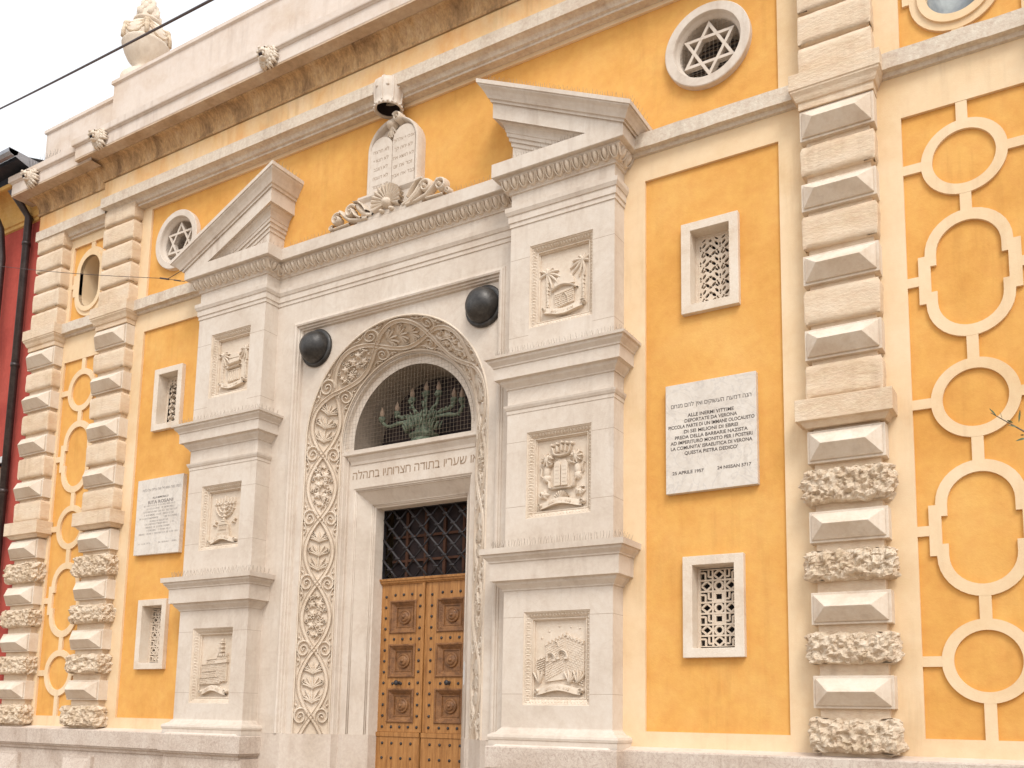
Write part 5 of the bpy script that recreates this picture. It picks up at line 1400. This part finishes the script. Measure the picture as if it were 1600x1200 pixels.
spikes([((-1.60, -.08, 7.35), (-.92, -.08, 7.35), (0, -1, 0))], 'wire bird spikes on the portal cornice left of the tablets')
spikes([((.92, -.08, 7.35), (1.60, -.08, 7.35), (0, -1, 0))], 'wire bird spikes on the portal cornice right of the tablets')
spikes([((1.75, -.30, 7.35), (2.6, -.30, 7.35), (0, -1, 0))], 'wire bird spikes under the right half of the broken pediment')
spikes([((-2.85, -.30, 7.35), (-1.8, -.30, 7.35), (0, -1, 0)), ((-1.76, -.30, 7.35), (-1.76, -.05, 7.35), (1, 0, 0))], 'wire bird spikes under the left half of the broken pediment')
spikes([((1.50, -.40, 8.28), (3.12, -.40, 7.49), (0, -1, 0)), ((3.14, -.40, 7.49), (3.14, -.02, 7.49), (1, 0, 0))], 'wire bird spikes along the sloping top of the right pediment half')
spikes([((-1.58, -.40, 8.30), (-1.58, -.02, 8.30), (1, 0, 0))], 'wire bird spikes on the raised end of the left pediment half')
spikes([((-7.3, -.42, 9.83), (-6.2, -.42, 9.83), (0, -1, 0))], 'dark bird spikes on the main cornice at the left corner', h=.16, sp=.03, m_='spiked', r_=.0022)
spikes([((-1.2, -.42, 9.87), (5.0, -.42, 9.87), (0, -1, 0))], 'pale bird spikes on the main cornice above the tablets', h=.10, sp=.05)

# ------------------------------------------------------------------ red house at the left
rb = thing('red_house', 'red plastered house with ochre eaves cornice at the left edge', 'house', (-12, 2, 0))
YR = -.02
MB().plate([(-20, 0), (-7.02, 0), (-7.02, 9.5), (-20, 9.5)], [rect(-8.55, -7.50, 4.68, 5.40)], YR, .3).box(-20, -7.02, .3, 8, 0, 9.5).build('wall', M['red'], rb)
cc = MB(); prof = [(.0, 9.30), (.03, 9.31), (.035, 9.36), (.06, 9.37), (.075, 9.42)] + [(.08 + .30 * (1 - math.cos(a)), 9.43 + .30 * math.sin(a)) for a in [PI / 2 * i / 8 for i in range(9)]] + [(.40, 9.74), (.40, 9.80)]
cc.wrap(prof, -20, -7.22, .3, YR, False, True); cc.build('eaves_cornice', M['ochre'], rb)
ev = MB(); ev.box(-20, -6.93, YR - .60, 1.2, 9.93, 9.99)
ev.add([(-20, YR - .6, 10.0), (-6.93, YR - .6, 10.0), (-6.93, 4, 11.6), (-20, 4, 11.6)], [(0, 1, 2, 3)]).box(-20, -7.1, YR - .38, 1.2, 9.80, 9.93)
ev.build('eaves', M['eave'], rb)
for i in range(1): pass
gt = MB()
P = [(.0, 0), (.01, -.05), (.05, -.085), (.10, -.085), (.14, -.05), (.15, .01)]
vs = [(x, YR - .76 + p[0], 10.03 + p[1]) for x in (-20, -6.9) for p in P]; k = len(P)
gt.add(vs, [(i, i + 1, k + i + 1, k + i) for i in range(k - 1)] + [tuple(range(k, 2 * k))], False)
gt.add([(-6.9, YR - .76, 10.04), (-6.9, .9, 10.04), (-6.9, .9, 9.90), (-6.9, .3, 9.86), (-6.9, -.2, 9.93), (-6.9, -.45, 9.88), (-6.9, YR - .76, 9.97)], [tuple(range(7))])
gt.build('gutter', M['gutter'], rb)
wf = MB().plate(rect(-8.65, -7.42, 4.60, 5.50), [rect(-8.53, -7.52, 4.69, 5.40)], YR - .03, YR + .12)
wo_ = wf.build('window', M['plate'], rb, bevel=.004)
MB().box(-8.55, -7.5, YR + .14, YR + .16, 4.65, 5.42).build('pane', M['soffit'], wo_)
MB().tube([(-7.36, YR - .42, 9.66), (-7.36, YR - .25, 9.50), (-7.36, YR - .10, 9.34), (-7.36, YR - .10, 0)], .058, 12).build('drainpipe', M['pipe'], rb)
bk = MB()
for z in (8.9, 6.9, 4.9, 2.9, 1.0): bk.lathe((-7.36, YR - .10, z), [(.060, -.03), (.068, -.03), (.068, .03), (.060, .03)], 14)
bk.build('pipe_collar', M['pipe'], rb)
MB().tube([(-7.95, YR - .45, 9.72), (-7.93, YR - .40, 9.55), (-7.93, YR - .22, 9.25), (-7.96, YR - .14, 8.8), (-7.96, YR - .14, 0)], .06, 12).build('drainpipe', M['pipe'], rb)

# ------------------------------------------------------------------ cables
def ray(px, py, Y):
    d = CF + CR * ((px - 801.78) / 1468.35) - CU * ((py - 920.24) / 1468.35); t = (Y - CP.y) / d.y; return CP + d * t
a, b = ray(0, 170, -1.0), ray(330, 0, -3.4); d = b - a
P = []
for i in range(31):
    t = -.6 + 2.6 * i / 30; q = a + d * t; P.append(q + Vector((0, 0, .05 * (t - .5) ** 2 - .012)))
tag(MB().tube(P, .0118, 6).build('overhead_cable', M['cable']), 'thick dark overhead cable crossing the sky in front of the urn', 'cable')
a, b, c = ray(-40, 411, -.75), ray(255, 435, -.46), ray(289, 440, -.40)
w1 = MB().tube([a + (b - a) * (i / 20) + Vector((0, 0, -.10 * math.sin(PI * i / 20) * .35)) for i in range(21)], .0042, 5)
w1.tube([b, c], .0042, 5)
e_ = ray(287, 421, -.44); w1.tube([b + (c - b) * .2, e_], .0042, 5)
w1.tube([b - (b - a).normalized() * .06, b + (c - b).normalized() * .10], .011, 6).tube([b + (c - b) * .5, b + (c - b) * .8], .009, 6)
tag(w1.build('span_wire', M['cable']), 'thin wire with a clamp tied to the corner of the left pediment half', 'wire')

# ------------------------------------------------------------------ olive tree at the right edge
ot = thing('olive_tree', 'olive tree whose leafy twig reaches in from the right edge', 'tree', (7.15, -1.6, .12))
tk = MB(); rr = random.Random(21)
base = Vector((7.15, -1.6, .12)); top = Vector((7.2, -1.6, 2.3))
tk.tube([base, base + Vector((.05, .02, .7)), base + Vector((-.03, 0, 1.4)), top], lambda t: .085 - .035 * t, 10)
lf = MB(); twigs = []
for i in range(26):
    a = rr.uniform(0, 2 * PI); e = rr.uniform(.1, 1.2); L = rr.uniform(.45, .85)
    d = Vector((math.cos(a) * math.cos(e), math.sin(a) * math.cos(e), math.sin(e))); d.x = abs(d.x) * .9 + .05 if rr.random() < .75 else d.x * .25
    s0 = base + (top - base) * rr.uniform(.6, 1); twigs.append([s0, s0 + d * L * .5 + Vector((0, 0, .05)), s0 + d * L])
tip = ray(1548, 645, -1.5); mid = ray(1600, 674, -1.5)
twigs.append([top, Vector((6.95, -1.55, 2.9)), mid + (mid - tip) * .9, mid, tip])
def leaf(p, d, L, w_, twist):
    d = d.normalized(); s_ = d.cross(Vector((math.sin(twist), math.cos(twist), .6))).normalized(); u = d.cross(s_) * .18 * w_
    pts = [p]
    c = []
    for t, k in ((0, .05), (.2, .7), (.5, 1), (.8, .6), (1, .03)):
        q = p + d * L * t + Vector((0, 0, -.12 * L * t * t)); c += [q - s_ * w_ * k, q + u, q + s_ * w_ * k]
    lf.add(c, [f for i in range(4) for f in ((i * 3, i * 3 + 1, i * 3 + 4, i * 3 + 3), (i * 3 + 1, i * 3 + 2, i * 3 + 5, i * 3 + 4))], True)
for ti, tw in enumerate(twigs):
    last = ti == len(twigs) - 1
    tk.tube(tw, (lambda t: .016 * (1 - t) + .0035) if not last else (lambda t: .012 * (1 - t) + .0022), 6)
    for k in range(len(tw) - 1):
        if last and k >= 2: continue
        for j in range(10):
            p = tw[k] + (tw[k + 1] - tw[k]) * (j / 10); dd = (tw[k + 1] - tw[k]).normalized() + Vector((rr.uniform(-1, 1), rr.uniform(-1, 1), rr.uniform(-.5, .8)))
            leaf(p, dd, rr.uniform(.045, .075), rr.uniform(.006, .009), rr.uniform(0, 6))
rt = (mid - tip).normalized()
for px, py, qx, qy, w_ in ((1557, 650, 1545, 636, .006), (1592, 660, 1594, 638, .0095), (1592, 668, 1574, 663, .007), (1600, 680, 1593, 679, .007), (1605, 684, 1586, 688, .009), (1566, 654, 1562, 641, .005), (1583, 661, 1572, 655, .006)):
    p, q = ray(px, py, -1.5), ray(qx, qy, -1.52); leaf(p, q - p + Vector((0, -.01, 0)), (q - p).length * 1.0, w_, px)
tk.build('trunk', M['bark'], ot); lf.build('foliage', M['leaf'], ot)
